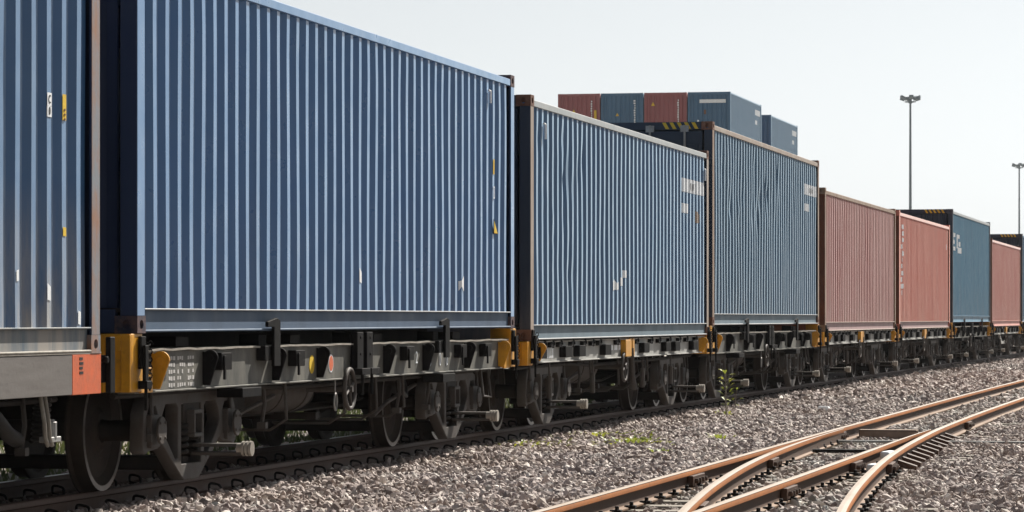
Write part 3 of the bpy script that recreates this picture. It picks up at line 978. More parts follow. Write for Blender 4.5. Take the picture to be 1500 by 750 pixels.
def build_wagon_A(label, X):
    root = empty('flat_wagon'); tag(root, label, 'railway wagon', 'flat wagons of the train')
    yo, zt, zb = wagon_common(root, 'A')
    for sx in (-1, 1): yellow_corner(root, sx, yo, zt, zb, True)
    for x in (-4.42, -2.62, -1.33, .87, 2.34, 4.06):
        for s in (-1, 1):
            o = bracket_plate(x, -(yo+.002), zb+.015, zt-.006, .115, .055).build('lashing_plate', M['black'], root, bevel=.003)
            if s > 0: o.scale = (1, -1, 1)
    for x in (-4.05, -2.05, 1.6, 3.75, 4.85):      # stake pockets
        for s in (-1, 1):
            b = MB(); b.box(x-.13, x+.13, s*(yo+.002), s*(yo+.07), zb+.12, zt-.03)
            b.box(x-.10, x-.06, s*(yo+.07), s*(yo+.085), zb+.05, zt-.05)
            b.build('stake_pocket', M['black'], root, bevel=.004)
    for x in (-2.88, 2.87):                        # upright hooks
        for s in (-1, 1):
            b = MB(); y = s*(yo+.05)
            b.prism([(x-.16, zt+.01), (x-.16, ZHI-.02), (x+.03, ZHI-.02), (x+.03, zt+.01)], s*(yo-.14), s*(yo+.015))
            b.prism([(x-.02, zb+.13), (x+.15, zb+.13), (x+.15, ZHI+.085), (x+.06, ZHI+.105), (x-.19, ZHI+.075), (x-.19, ZHI+.035), (x-.02, ZHI+.035)], s*(yo+.075), s*(yo+.10))
            b.box(x-.18, x+.12, s*(yo+.002), s*(yo+.074), zt-.10, zt+.012)
            b.build('hook_post', M['black'], root, bevel=.004)
    for x in (-.18, .14):                          # paired lock posts at mid length
        for s in (-1, 1):
            b = MB(); b.box(x-.10, x+.10, s*(yo+.015), s*(yo+.07), zb+.06, ZHI-.015)
            b.box(x-.13, x+.15, s*(yo+.005), s*(yo+.12), zb+.02, zb+.075)
            b.box(x-.12, x+.12, s*(yo-.15), s*(yo+.01), zt+.016, ZHI-.015)
            for z in (ZHI-.06, ZHI-.20): b.cyl((x, s*(yo+.07), z), (x, s*(yo+.078), z), .016, n=8)
            b.cyl((x+.02, s*(yo+.08), zb-.15), (x+.02, s*(yo+.08), zb+.02), .014, n=8)
            b.build('lock_post', M['black'], root, bevel=.004)
    for x in (-4.4, -1.4, 1.3, 4.4):               # packing blocks between deck and container
        for s in (-1, 1):
            b = MB(); b.box(x-.18, x+.12, s*(yo-.35), s*(yo-.15), zt+.016, ZHI-.03); b.build('packing_block', M['under'], root, bevel=.004)
    b = MB(); b.box(2.75, 3.25, -yo-.10, -yo+.1, zb-.10, zb-.02); b.build('step', M['black'], root, bevel=.004)
    b = MB(); b.box(-3.75, -3.25, -yo-.10, -yo+.1, zb-.09, zb-.02); b.build('step', M['black'], root, bevel=.004)
    b = MB(); b.tube([(5.0,-yo+.05,zb), (5.0,-yo+.02,.45), (5.35,-yo+.02,.43), (5.35,-yo+.05,zb)], .014); b.build('foot_stirrup', M['frame'], root, smooth=60)
    for x, s in ((-3.16, -1),):
        b = MB(); b.tube([(-.75, -yo, zb), (-.75, -yo, .60)], .006); 
        ring = [(-.75+.045*math.cos(t), -yo-.005, .53+.07*math.sin(t)) for t in [i*math.pi/8 for i in range(16)]]
        b.tube(ring, .008, closed=True); b.build('pull_ring', M['zinc'], root, smooth=60)
    b = MB(); b.box(-5.9, 5.9, -.35, .35, zt-.008, ZHI-.004); b.box(-5.7, 5.7, .55, .75, zt-.008, ZHI-.03); b.build('bearing_beam', M['under'], root)
    for cx in (-4.2, 4.2):
        bg_ = build_bogie(root); bg_.location = (cx, 0, 0)
    return root

def build_wagon_B(label):
    root = empty('flat_wagon'); tag(root, label, 'railway wagon', 'flat wagons of the train')
    yo, zt, zb = wagon_common(root, 'B')
    for sx in (-1, 1): yellow_corner(root, sx, yo, zt, zb, False)
    for x in (-5.45, -4.05, -3.25, -1.65, 1.0, 2.65, 3.4, 4.9):
        for s in (-1, 1):
            b = MB(); b.box(x-.20, x+.17, s*(yo+.003), s*(yo+.075), zb+.035, zt-.05)
            b.build('stake_pocket', M['black'], root, bevel=.004)
    for k, x in enumerate((-5.2, -4.75, -4.3, -3.6, -2.9, -2.4, -1.95, -.8, .55, 1.6, 2.2, 3.0, 3.8, 4.4, 5.2)):
        b = MB(); 
        ring = [(x+.05*math.cos(t), -yo-.03, zt-.025+.03*math.sin(t)) for t in [i*math.pi/6 for i in range(12)]]
        b.tube(ring, .016, n=6, closed=True); b.box(x-.16, x-.06, -yo-.045, -yo-.003, zt-.06, zt-.005)
        b.build('lashing_ring', M['black'], root, smooth=60)
    for x in (-.1,):
        for s in (-1, 1):
            b = MB(); b.box(x-.38, x-.05, s*(yo+.003), s*(yo+.07), zb+.0, zt-.004); b.box(x+.0, x+.12, s*(yo+.003), s*(yo+.05), zb, zt+.01); b.box(x+.2, x+.33, s*(yo+.003), s*(yo+.05), zb, zt+.01)
            b.build('centre_lock', M['yellow'], root, bevel=.005)
    for x in (-4.9, -2.4, .95, 3.1):
        b = MB(); b.cyl((x,-yo-.02,zb-.02), (x,-yo-.02,zb-.16), .010, n=8); b.cyl((x,-yo-.02,zb-.16), (x,-yo-.02,zb-.40), .03, n=12)
        b.build('locking_lever', M['frame'], root, smooth=50)
    b = MB(); b.tube([(.1,-yo-.03,zb+.10), (.1,-yo-.05,.5), (.16,-yo-.05,.35)], [.03,.03,.05]); b.build('brake_handle', M['frame'], root, smooth=60)
    for cx in (-4.2, 4.2):
        bg_ = build_bogie(root); bg_.location = (cx, 0, 0)
    return root

def place(root, xc):
    root.location = (xc, YC+off(xc), 0); root.rotation_euler = (0, 0, head(xc))

cx = [s + LEN/2 for s in STARTS]
wa = build_wagon_A('grey flat wagon with yellow corner posts and black hooks under the large navy container', 0)
place(wa, cx[0])
# markings on the sill of this wagon only
sill0 = [c for c in wa.children if c.name.startswith('side_sill')][0]
wa2 = copy_tree(wa); place(wa2, cx[2]); wa2['label'] = 'grey flat wagon with raised deck hooks under the tall worn blue container with hazard stripes'
wa3 = copy_tree(wa); place(wa3, cx[5]); wa3['label'] = 'grey flat wagon under the tall teal blue container with white letters'
wa4 = copy_tree(wa); place(wa4, cx[7]); wa4['label'] = 'grey flat wagon under the last grey blue container at the right edge'
wb = build_wagon_B('pale-sided flat wagon with rows of black pockets under the slate blue container'); place(wb, cx[1])
for i, lab in ((3, 'pale-sided flat wagon under the dusty pink red container'), (4, 'pale-sided flat wagon under the brick red container with white letters'),
               (6, 'pale-sided flat wagon under the faded red container at the right edge')):
    w = copy_tree(wb); place(w, cx[i]); w['label'] = lab
    w_last = w
b = MB(); b.prism([(-2.6,.75),(-2.2,.75),(-1.5,.52),(-.2,.52),(.3,.75),(.7,.75),(0.0,.44),(-1.7,.44)], -1.13, -1.17); b.build('tool_tray', M['sill_light'], w_last, bevel=.005)

# painted data on the navy container's wagon
b = MB()
rr = random.Random(12)
for r in range(5):
    for c, (a, w) in enumerate(((-5.22, .16), (-5.02, .20), (-4.78, .16))):
        if r == 0 or True:
            n = 3 if w < .18 else 4
            for q in range(n):
                u = w/n
                if rr.random() < .12: continue
                b.box(a+q*u, a+q*u+u*rr.uniform(.55, .85), -1.1572, -1.1545, .955-r*.047-rr.uniform(.022,.03), .955-r*.047)
b.build('stencilled_data', M['faded_white'], sill0)
b = MB(); b.box(-5.42, -5.28, -1.160, -1.1545, .80, .90); b.build('maker_plate', M['frame'], sill0)
for x, m1 in ((-1.48, 'ylabel'), (-.89, 'orange')):
    b = MB(); b.cyl((x,-1.1555,.85),(x,-1.159,.85),.075,n=20); p = b.build('roundel', M['white' if m1 == 'orange' else 'ylabel'], sill0)
    if m1 == 'orange':
        MB().cyl((x,-1.1595,.85),(x,-1.161,.85),.063,n=20).build('roundel_face', M['orange'], p)
o = put('lettering', text_mesh('2', .16, 'lettering'), M['white'], sill0, (2.1, -1.158, .86))
b = MB()
for x in (2.62, 3.02, 3.30):
    n = 14; b.tube([(x+.035*math.cos(2*math.pi*i/n), -1.158, .84+.06*math.sin(2*math.pi*i/n)) for i in range(n)], .006, n=4, closed=True)
b.build('chalk_mark', M['white'], sill0)
sillb = [c for c in wb.children if c.name.startswith('side_sill')][0]
b = MB()
for k in range(4): b.box(-4.95+k*.10, -4.90+k*.10, -1.158, -1.1545, .79, .90)
b.build('stencilled_data', M['white_bright'], sillb)
b = MB()
for k in range(3): b.box(-1.2+k*.3, -1.0+k*.3, -1.158, -1.1545, .84, .90)
b.build('stencilled_data', M['white_bright'], sillb)

# wagon 1 (plank sided) under the cut-off container
w1 = empty('flat_wagon'); tag(w1, 'grey plank-sided flat wagon with orange corner, cut off by the left edge', 'railway wagon', 'flat wagons of the train')
yo, zt, zb = wagon_common(w1, 'C')
b = MB(); b.box(5.57, 6.12, -1.217, -1.145, .733, .992); b.build('end_fascia', M['orange'], w1, bevel=.003)
b = MB()
for k in range(4): b.box(5.70, 5.76+.01*(k%2), -1.2195, -1.2165, .955-k*.03, .972-k*.03)
b.build('stencilled_mark', M['ink'], w1)
b = MB(); b.box(-6.12, 6.12, -1.218, -1.10, .993, 1.004); b.build('edge_plate', M['lip'], w1)
b = MB(); xl = 6.28
b.box(6.13, 6.36, -1.20, -1.12, .80, .98); b.box(6.24, 6.34, -1.24, -1.205, .73, 1.10); b.cyl((6.20,-1.24,.95),(6.20,-1.20,.95),.025,n=10)
b.build('locking_lever', M['black'], w1, bevel=.006)
b = MB(); b.box(6.13, 6.20, -1.18, -1.05, .99, 1.03); b.build('twist_lock', M['beige_post'], w1, bevel=.004)
for k, (dx, dy, r) in enumerate(((0,0,.014), (.05,-.01,.014))):
    b = MB(); x = 5.25+dx; b.tube([(x,-1.12+dy,.73), (x+.01,-1.14+dy,.58), (x+.03,-1.14+dy,.47), (x+.08,-1.14+dy,.42)], r, n=7)
    b.build('air_pipe', M['lip'], w1, smooth=60)
b = MB(); b.cyl((5.42,-1.12,.46),(5.42,-1.12,.57),.045,n=14); b.cyl((5.42,-1.12,.57),(5.42,-1.12,.585),.03,n=12); b.box(5.33,5.52,-1.16,-1.08,.44,.475)
b.build('drain_valve', M['zinc'], w1, bevel=.004)
b = MB(); pts = []
for i in range(90):
    t = i/89; a = t*2*math.pi*9
    pts.append((5.62+.05*math.cos(a)-.06*t, -1.0+.05*math.sin(a), .73-.30*t))
b.tube(pts, .013, n=5); b.build('coiled_hose', M['hose'], w1, smooth=60)
b = MB(); b.tube([(4.6,-.95,.72),(4.85,-.98,.60),(5.05,-.98,.50),(5.2,-.98,.46)], .05, n=10); b.build('brake_hose', M['hose'], w1, smooth=60)
b = MB(); b.box(-6, 4.4, -1.05, -.9, .58, .70); b.box(-6, 4.6, -1.0, -.85, .50, .53); b.box(3.0, 4.5, -.9, .3, .25, .52); b.build('underframe_beam', M['under'], w1, bevel=.01)
bg_ = build_bogie(w1); bg_.location = (-4.2, 0, 0)
bg2 = build_bogie(w1); bg2.location = (3.1, 0, 0)
place(w1, 20.72-LEN/2)

# ------------------------------------------------------------------ rails
def rail_profile():
    h = [( .0335,-.012),(.0335,-.036),(.012,-.046),(.009,-.065),(.009,-.11),(.016,-.126),(.063,-.136),(.063,-.148),
         (-.063,-.148),(-.063,-.136),(-.016,-.126),(-.009,-.11),(-.009,-.065),(-.012,-.046),(-.0335,-.036),(-.0335,-.012),(-.026,-.001),(0,.001),(.026,-.001)]
    return h
def rail_mesh(path, headonly=False, taper=None):
    """path: list of (x,y[,z]); sweeps the rail section; returns MB"""
    prof = rail_profile()
    if headonly:
        prof = [(.030,.0015),(0,.0032),(-.030,.0015),(-.030,.0005),(.030,.0005)]
    m = len(prof); b = MB(); n = len(path)
    for i, p in enumerate(path):
        a = Vector(path[max(0, i-1)][:2]); c = Vector(path[min(n-1, i+1)][:2])
        d = (c-a).normalized(); nrm = Vector((-d.y, d.x))
        for u, w in prof:
            k = 1.0
            if taper: k = taper(i/(n-1))
            b.v.append((p[0]+nrm.x*u*k, p[1]+nrm.y*u*k, w))
    for i in range(n-1):
        for k in range(m):
            l = (k+1) % m
            b.f.append((i*m+k, i*m+l, (i+1)*m+l, (i+1)*m+k))
    b.f += [tuple(range(m-1, -1, -1)), tuple(range((n-1)*m, n*m))]
    return b
def resample(pts, step):
    """Catmull-Rom through points, about one vertex per step"""
    out = []; P = [Vector(p) for p in pts]
    P = [2*P[0]-P[1]] + P + [2*P[-1]-P[-2]]
    for i in range(1, len(P)-2):
        n = max(2, int((P[i+1]-P[i]).length/step))
        for k in range(n):
            t = k/n; a, b, c, d = P[i-1], P[i], P[i+1], P[i+2]
            out.append(.5*((2*b) + (c-a)*t + (2*a-5*b+4*c-d)*t*t + (3*b-a-3*c+d)*t**3))
    out.append(P[-2])
    return out

# track under the train
trk = empty('railway_track', (20, YC, 0)); tag(trk, 'shaded brown railway track carrying the container train', 'railway track')
GH = .535
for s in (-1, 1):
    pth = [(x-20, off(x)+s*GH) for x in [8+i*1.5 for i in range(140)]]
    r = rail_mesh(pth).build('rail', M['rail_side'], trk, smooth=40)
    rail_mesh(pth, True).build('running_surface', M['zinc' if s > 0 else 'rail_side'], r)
slm = MB()
slm.prism([(-.13,-.33),(.13,-.33),(.11,-.152),(-.11,-.152)], -1.0, 1.0)
slm = slm.mesh('sleeper', bevel=.01)
def clip_mesh():
    b = MB(); pts = []
    # loop of spring steel lying on the rail foot, seen as a ring from the side
    for i in range(20):
        t = 2*math.pi*i/20
        c, s_ = math.cos(t), math.sin(t)
        u = math.copysign(abs(c)**.6, c)*.062; w = math.copysign(abs(s_)**.6, s_)*.034
        pts.append((.25*u, u*.85-.012, -.108+w+.12*u))
    b.tube(pts, .0105, n=6, closed=True)
    b.box(-.05, .05, -.04, .03, -.150, -.138)
    return b.mesh('rail_clip', smooth=50)
clm = clip_mesh()
x = 14.0; k = 0
while x < 74:
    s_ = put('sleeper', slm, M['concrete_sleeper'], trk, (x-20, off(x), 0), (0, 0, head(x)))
    ys = (-GH-.085, -GH+.085, GH-.085, GH+.085) if x < 50 else (-GH-.085, GH-.085)
    for j, y in enumerate(ys):
        c = put('rail_clip', clm, M['clip'], s_, (0, y, 0))
        if y in (-GH+.085, GH+.085): c.scale = (1, -1, 1)
    x += .62; k += 1

# turnout in the foreground
def far(pts, y0):
    # carry the line on, parallel to the train
    x, y = pts[-1]; out = list(pts)
    for xx in (80, 95, 115, 140, 170):
        out.append((xx, y + (off(xx)-off(x))))
    return out
def ystr(x, c): return c + off(x)*.9 + .0
A = [(12, 4.27), (16, 4.26), (20.7, 4.25), (23.4, 4.24), (27, 4.22), (30.4, 4.21), (35.7, 4.20), (39, 4.18), (50.3, 4.11), (57.7, 4.04), (67.5, 3.93)]
D = [(12, 1.15), (16, 1.80), (19, 2.16), (21.1, 2.37), (23, 2.52), (25.2, 2.67), (28.6, 2.86), (31.7, 2.98), (35, 3.06), (38.1, 3.10), (44.5, 3.10), (52.8, 3.04), (60, 2.97), (67.5, 2.90)]
Bp = [(12, 2.30), (16, 2.83), (19, 3.15), (20.9, 3.35), (22.1, 3.47), (24.2, 3.66), (27.1, 3.87), (29.8, 4.01), (32.3, 4.085), (34.8, 4.125), (37.0, 4.13)]
Cp = [(12, 3.26), (16, 3.26), (20.9, 3.26), (23.3, 3.245), (26.7, 3.225), (29.4, 3.215), (34.2, 3.20), (37.0, 3.17)]
tn = empty('railway_turnout', (28, 3.5, 0)); tag(tn, 'rusty orange railway turnout with open switch blades in sunlit ballast', 'railway turnout')
def loc(pts): return [(p[0]-28, p[1]-3.5) for p in pts]
def blade(t): return 1.0 if t < .72 else max(.18, 1-(t-.72)/.28*.85)
paths = {}
for nm, pts, f, tp in (('stock_rail', A, True, None), ('stock_rail', D, True, None), ('switch_blade', Bp, False, blade), ('switch_blade', Cp, False, blade)):
    pth = resample(loc(far(pts, 0) if f else pts), .5)
    paths[nm+str(len(paths))] = pth
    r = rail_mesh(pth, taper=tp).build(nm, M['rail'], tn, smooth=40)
    rail_mesh(pth, True, taper=tp).build('running_surface', M['railhead'], r)
PA, PD, PB, PC = [list(v) for v in paths.values()]
def y_at(path, x):
    for a, b in zip(path, path[1:]):
        if a[0] <= x <= b[0]:
            t = (x-a[0])/max(1e-6, b[0]-a[0]); return a[1]+(b[1]-a[1])*t, (b[1]-a[1])/max(1e-6, b[0]-a[0])
    return None
# sleepers and clips
SLEEPERS = []
spike = MB().box(-.035,.035,-.045,.035,-.135,-.115).cyl((0,-.012,-.14),(0,-.012,-.09),.016,n=6).mesh('rail_clip', bevel=.003)
twm = {}
x = -14.5; k = 0
while x < 32:
    ya, yd = y_at(PA, x)[0], y_at(PD, x)[0]
    y1 = ya+.48; y0 = yd-.62
    key = round((y1-y0)*5)/5
    if key not in twm:
        twm[key] = MB().box(-.11,.11,-key/2,key/2,-.30,-.150).mesh('sleeper', bevel=.012)
    s_ = put('sleeper', twm[key], M['sleeper'], tn, (x+random.uniform(-.03,.03), (y0+y1)/2, random.uniform(-.006, 0)), (0,0,random.uniform(-.015,.015)))
    SLEEPERS.append((x+28, y0+3.5, y1+3.5))
    if x < 9:
        for path in (PA, PD, PB, PC):
            q = y_at(path, x)
            if not q: continue
            if path is PB and x > 4: continue
            if path is PC and x > 6: continue
            put('rail_clip', spike, M['clip'], s_, (0, q[0]-.062-(y0+y1)/2, 0))
    x += .60; k += 1
# rail braces outside the curved stock rail
for i in range(11):
    x = 30.2-28+i*.72
    y, sl_ = y_at(PD, x)
    b = MB()
    b.add([(x-.065,y-.05,-.05),(x+.065,y-.05,-.05),(x+.065,y-.22,-.105),(x-.065,y-.22,-.105),
           (x-.065,y-.05,-.10),(x+.065,y-.05,-.10),(x+.065,y-.22,-.15),(x-.065,y-.22,-.15)],
          [(0,3,2,1),(4,5,6,7),(0,1,5,4),(1,2,6,5),(2,3,7,6),(3,0,4,7)])
    b.box(x-.08,x+.08,y-.26,y+.1,-.152,-.142)
    b.build('rail_brace', M['rail_side'], tn, bevel=.003)
# joint blocks with bolts
for path, x in ((PA, 26.8-28), (PC, 25.0-28), (PD, 29.3-28), (PB, 22.6-28), (PA, 37.0-28), (PD, 41.2-28), (PC, 29.5-28), (PB, 30.0-28)):
    y, sl_ = y_at(path, x)
    b = MB(); b.box(-.30,.30,-.062,-.012,-.125,-.040)
    for q in (-.22,-.08,.08,.22): b.cyl((q,-.062,-.082),(q,-.095,-.082),.022,n=6)
    o = b.build('fishplate', M['rail_side'], tn, bevel=.004); o.location = (x, y, 0); o.rotation_euler = (0,0,math.atan(sl_))
# lock cover between the blades, throw rod
b = MB(); b.box(-.10,.10,-.33,.33,-.075,-.055); b.box(-.10,-.085,-.33,.33,-.16,-.06)
b.box(.085,.10,-.33,.33,-.16,-.06); b.box(-.1,.1,.315,.33,-.16,-.06); b.box(-.14,.14,-.36,.36,-.162,-.15)
o = b.build('lock_cover', M['cover'], tn, bevel=.004); o.location = (38.5-28, 3.80-3.5-.02, .0)
b = MB(); b.cyl((8.35, 1.2, -.115), (8.35, -4.4, -.115), .016, n=8); b.build('throw_rod', M['zinc'], tn)
b = MB(); b.cyl((5.5, .55, -.105), (5.5, -.6, -.105), .018, n=8); b.build('stretcher_bar', M['clip'], tn)

# ------------------------------------------------------------------ ballast
F = 4908.0
def img_x(X, Y):
    Z = X*math.cos(TH)+Y*math.sin(TH); u = X*math.sin(TH)-Y*math.cos(TH)
    return 750+F*u/Z
def ico():
    t = (1+5**.5)/2
    v = np.array([(-1,t,0),(1,t,0),(-1,-t,0),(1,-t,0),(0,-1,t),(0,1,t),(0,-1,-t),(0,1,-t),(t,0,-1),(t,0,1),(-t,0,-1),(-t,0,1)], float)
    v /= np.linalg.norm(v[0])
    f = np.array([(0,11,5),(0,5,1),(0,1,7),(0,7,10),(0,10,11),(1,5,9),(5,11,4),(11,10,2),(10,7,6),(7,1,8),(3,9,4),(3,4,2),(3,2,6),(3,6,8),(3,8,9),(4,9,5),(2,4,11),(6,2,10),(8,6,7),(9,8,1)])
    return v, f
ICOV, ICOF = ico()
def gz(X, Y):
    return -.178 + .022*np.sin(X*.9+Y*1.3)*np.sin(Y*1.7-X*.35) + .03*np.exp(-((Y-7.4)/.5)**2)
def rail_dist(X, Y):
    d = np.full(len(X), 9.0)
    for path in (A, D, Bp, Cp):
        p = np.array(path); yy = np.interp(X, p[:,0], p[:,1], left=99, right=99)
        if path in (A, D): yy = np.interp(X, p[:,0], p[:,1])
        d = np.minimum(d, np.abs(Y-yy))
    offs = np.array([off(x) for x in X])
    for s in (-1, 1): d = np.minimum(d, np.abs(Y-(YC+offs+s*GH)))
    return d
def stones(name, mat, X, Y, rad, lift=0.0):
    n = len(X)
    T = np.stack([ICOV*(1+rng.uniform(-.28,.28,(12,1))) for _ in range(40)])
    v = T[rng.integers(0, 40, n)]
    sc = rad[:,None]*np.stack([rng.uniform(.9,1.6,n), rng.uniform(.65,1.1,n), rng.uniform(.35,.85,n)], 1)
    v = v*sc[:,None,:]
    q = rng.normal(size=(n,4)); q /= np.linalg.norm(q, axis=1)[:,None]
    w, x, y, z = q.T
    Rm = np.stack([np.stack([1-2*(y*y+z*z), 2*(x*y-z*w), 2*(x*z+y*w)],1), np.stack([2*(x*y+z*w), 1-2*(x*x+z*z), 2*(y*z-x*w)],1), np.stack([2*(x*z-y*w), 2*(y*z+x*w), 1-2*(x*x+y*y)],1)],1)
    v = np.einsum('nij,nkj->nki', Rm, v)
    pos = np.stack([X, Y, gz(X, Y)+lift+rng.uniform(-.03,.034,n)], 1)
    v = (v+pos[:,None,:]).reshape(-1,3)
    f = (ICOF[None]+(np.arange(n)*12)[:,None,None]).reshape(-1)
    me = bpy.data.meshes.new(name); nf = n*20
    me.vertices.add(n*12); me.vertices.foreach_set('co', v.astype(np.float32).ravel())
    me.loops.add(nf*3); me.loops.foreach_set('vertex_index', f.astype(np.int32))
    me.polygons.add(nf); me.polygons.foreach_set('loop_start', np.arange(0, nf*3, 3, dtype=np.int32))
    me.update(calc_edges=True); me.shade_flat()
    return put(name, me, mat)
def sample(x0, x1, dens, y0=-4.5, y1=9.9, margin=150):
    area = (x1-x0)*(y1-y0); n = int(area*dens)
    X = rng.uniform(x0, x1, n); Y = rng.uniform(y0, y1, n)
    ix = np.array([img_x(a, b) for a, b in zip(X, Y)])
    ok = (ix > -margin) & (ix < 1500+margin)
    return X[ok], Y[ok]
X1, Y1 = sample(19.5, 34, 540)
X2, Y2 = sample(34, 55, 380)
X3, Y3 = sample(55, 130, 90, -4.5, 9.6)
Xs = np.concatenate([X1, X2, X3]); Ys = np.concatenate([Y1, Y2, Y3])
rad = np.concatenate([rng.uniform(.016,.043,len(X1)), rng.uniform(.020,.046,len(X2)), rng.uniform(.045,.08,len(X3))])
rd = rail_dist(Xs, Ys)
keep = rd > .075+rad*.6
# sleepers of the turnout partly swept clear
sx = np.array([s[0] for s in SLEEPERS])
near = np.abs(Xs[:,None]-sx[None,:]).min(1) < .10
ins = np.interp(Xs, sx, [s[1] for s in SLEEPERS]); ine = np.interp(Xs, sx, [s[2] for s in SLEEPERS])
onsl = near & (Ys > ins) & (Ys < ine)
keep &= ~(onsl & (rng.uniform(size=len(Xs)) < .72))
pa = np.array(A); pd = np.array(D)
inside = (Ys < np.interp(Xs, pa[:,0], pa[:,1])) & (Ys > np.interp(Xs, pd[:,0], pd[:,1]))
pale = inside & (rng.uniform(size=len(Xs)) < .55)
pale |= (rng.uniform(size=len(Xs)) < .03)
a = keep & ~pale; p = keep & pale
tag(stones('ballast', M['stone'], Xs[a], Ys[a], rad[a]), None, None, kind='stuff')
tag(stones('pale_gravel', M['pale_stone'], Xs[p], Ys[p], rad[p]*.85), None, None, kind='stuff')

# ------------------------------------------------------------------ plants
def leaf(b, base, d, up, L, w):
    base = Vector(base); d = Vector(d).normalized(); side = d.cross(Vector(up)).normalized()
    m = base+d*L*.5+Vector((0,0,L*.08)); t = base+d*L-Vector((0,0,L*.12))
    b.add([base, m+side*w/2, t, m-side*w/2, m+Vector((0,0,-.004))], [(0,1,4),(1,2,4),(2,3,4),(3,0,4)])
def sapling(name, label, cat, loc_, h, n, L, seed, spread=1.0, group=None):
    r = random.Random(seed); root = empty(name, loc_); tag(root, label, cat, group)
    st = MB(); lf = MB()
    top = (r.uniform(-.06,.06)*h, r.uniform(-.06,.06)*h, h)
    st.tube([(0,0,0),(top[0]*.3,top[1]*.3+.02*h,h*.4),top], [.012,.009,.004], n=6)
    for i in range(n):
        t = (i+.5)/n; z = h*(.18+.82*t)
        a = i*2.4+r.uniform(-.4,.4)
        bx = top[0]*t; by = top[1]*t
        d = (math.cos(a)*spread, math.sin(a)*spread, r.uniform(.1,.9))
        tip = Vector((bx,by,z))+Vector(d)*.05
        st.tube([(bx,by,z), tip], .003, n=4)
        leaf(lf, tip, d, (0,0,1), L*r.uniform(.7,1.2), L*.36)
        if r.random() < .6:
            leaf(lf, tip, (d[0]+.5, d[1]-.4, d[2]-.2), (0,0,1), L*r.uniform(.6,1.0), L*.34)
    st.build('stem', M['sleeper'], root); lf.build('foliage', M['leaf'], root)
    return root
sapling('sapling', 'tall thin yellow-green sapling growing beside the rail in front of the wheels', 'sapling', (46.7, 6.86, -.16), .62, 20, .11, 3)
sapling('sapling', 'small green sapling beside the rail, right of the taller one', 'sapling', (48.9, 7.05, -.16), .36, 6, .10, 4)
WG = 'weeds in the ballast'
for i, (X, Y, w_, n, lab) in enumerate(((34.9, 7.3, .6, 150, 'low green weed hugging the rail under the second wagon joint'),
        (37.8, 7.0, .55, 230, 'widest patch of yellow-green weed in the ballast below the slate blue container'),
        (36.3, 6.35, .45, 120, 'yellow-green weed between the widest patch and the switch rails'),
        (37.6, 5.6, .2, 26, 'small lone green weed in the ballast near the switch blade'),
        (33.6, 5.6, .16, 18, 'tiny sparse weed in the ballast nearest the turnout rail'),
        (46.9, 6.95, .22, 30, 'low weed at the foot of the tall sapling'))):
    b = MB(); r = random.Random(40+i)
    for k in range(n):
        a = r.uniform(0, 6.28); q = abs(r.gauss(0, .5))*w_
        leaf(b, (q*math.cos(a)*1.6, q*math.sin(a), r.uniform(0, .03)), (math.cos(a+r.uniform(-1,1)), math.sin(a), r.uniform(.2,1.2)), (0,0,1), r.uniform(.05,.12), .038)
    o = empty('weed', (X, Y, -.16)); tag(o, lab, 'weed', WG); b.build('foliage', M['leaf'], o)

for X, Y, L, w_, z, lab in ((31.6, 3.10, .34, .045, -.09, 'white block wedged between the two right rails of the turnout'),
        (29.7, 3.03, .22, .06, -.13, 'low pale lump between the right turnout rails, nearer than the white block'),
        (50.2, 5.9, .10, .08, -.16, 'pale rubble lump on the open ballast between train and turnout')):
    b = MB(); b.box(-L, L, -w_, w_, 0, .06); o = b.build('concrete_lump', M['white_bright'], bevel=.012); o.location = (X, Y, z); o.rotation_euler = (.06, .02, -.02)
    tag(o, lab, 'rubble')
# verge grass behind the train
nb = 22000
gx = rng.uniform(26, 78, nb); gy = rng.uniform(9.9, 14.8, nb)
hh = rng.uniform(.05, .22, nb)*(0.6+.5*np.sin(gx*1.1)*np.sin(gy*1.9)+.2); an = rng.uniform(0, 6.28, nb); wd = rng.uniform(.008,.02,nb)
cxv, sxv = np.cos(an), np.sin(an); ln = rng.uniform(.2,.7,nb)*hh
z0 = -.2
V = np.stack([np.stack([gx-cxv*wd, gy-sxv*wd, np.full(nb, z0)],1), np.stack([gx+cxv*wd, gy+sxv*wd, np.full(nb, z0)],1),
              np.stack([gx+sxv*ln, gy-cxv*ln, z0+hh],1)],1).reshape(-1,3)
me = bpy.data.meshes.new('grass'); me.vertices.add(nb*3); me.vertices.foreach_set('co', V.astype(np.float32).ravel())
me.loops.add(nb*3); me.loops.foreach_set('vertex_index', np.arange(nb*3, dtype=np.int32))
me.polygons.add(nb); me.polygons.foreach_set('loop_start', np.arange(0, nb*3, 3, dtype=np.int32)); me.update(calc_edges=True)
tag(put('grass', me, M['grass']), None, None, kind='stuff')

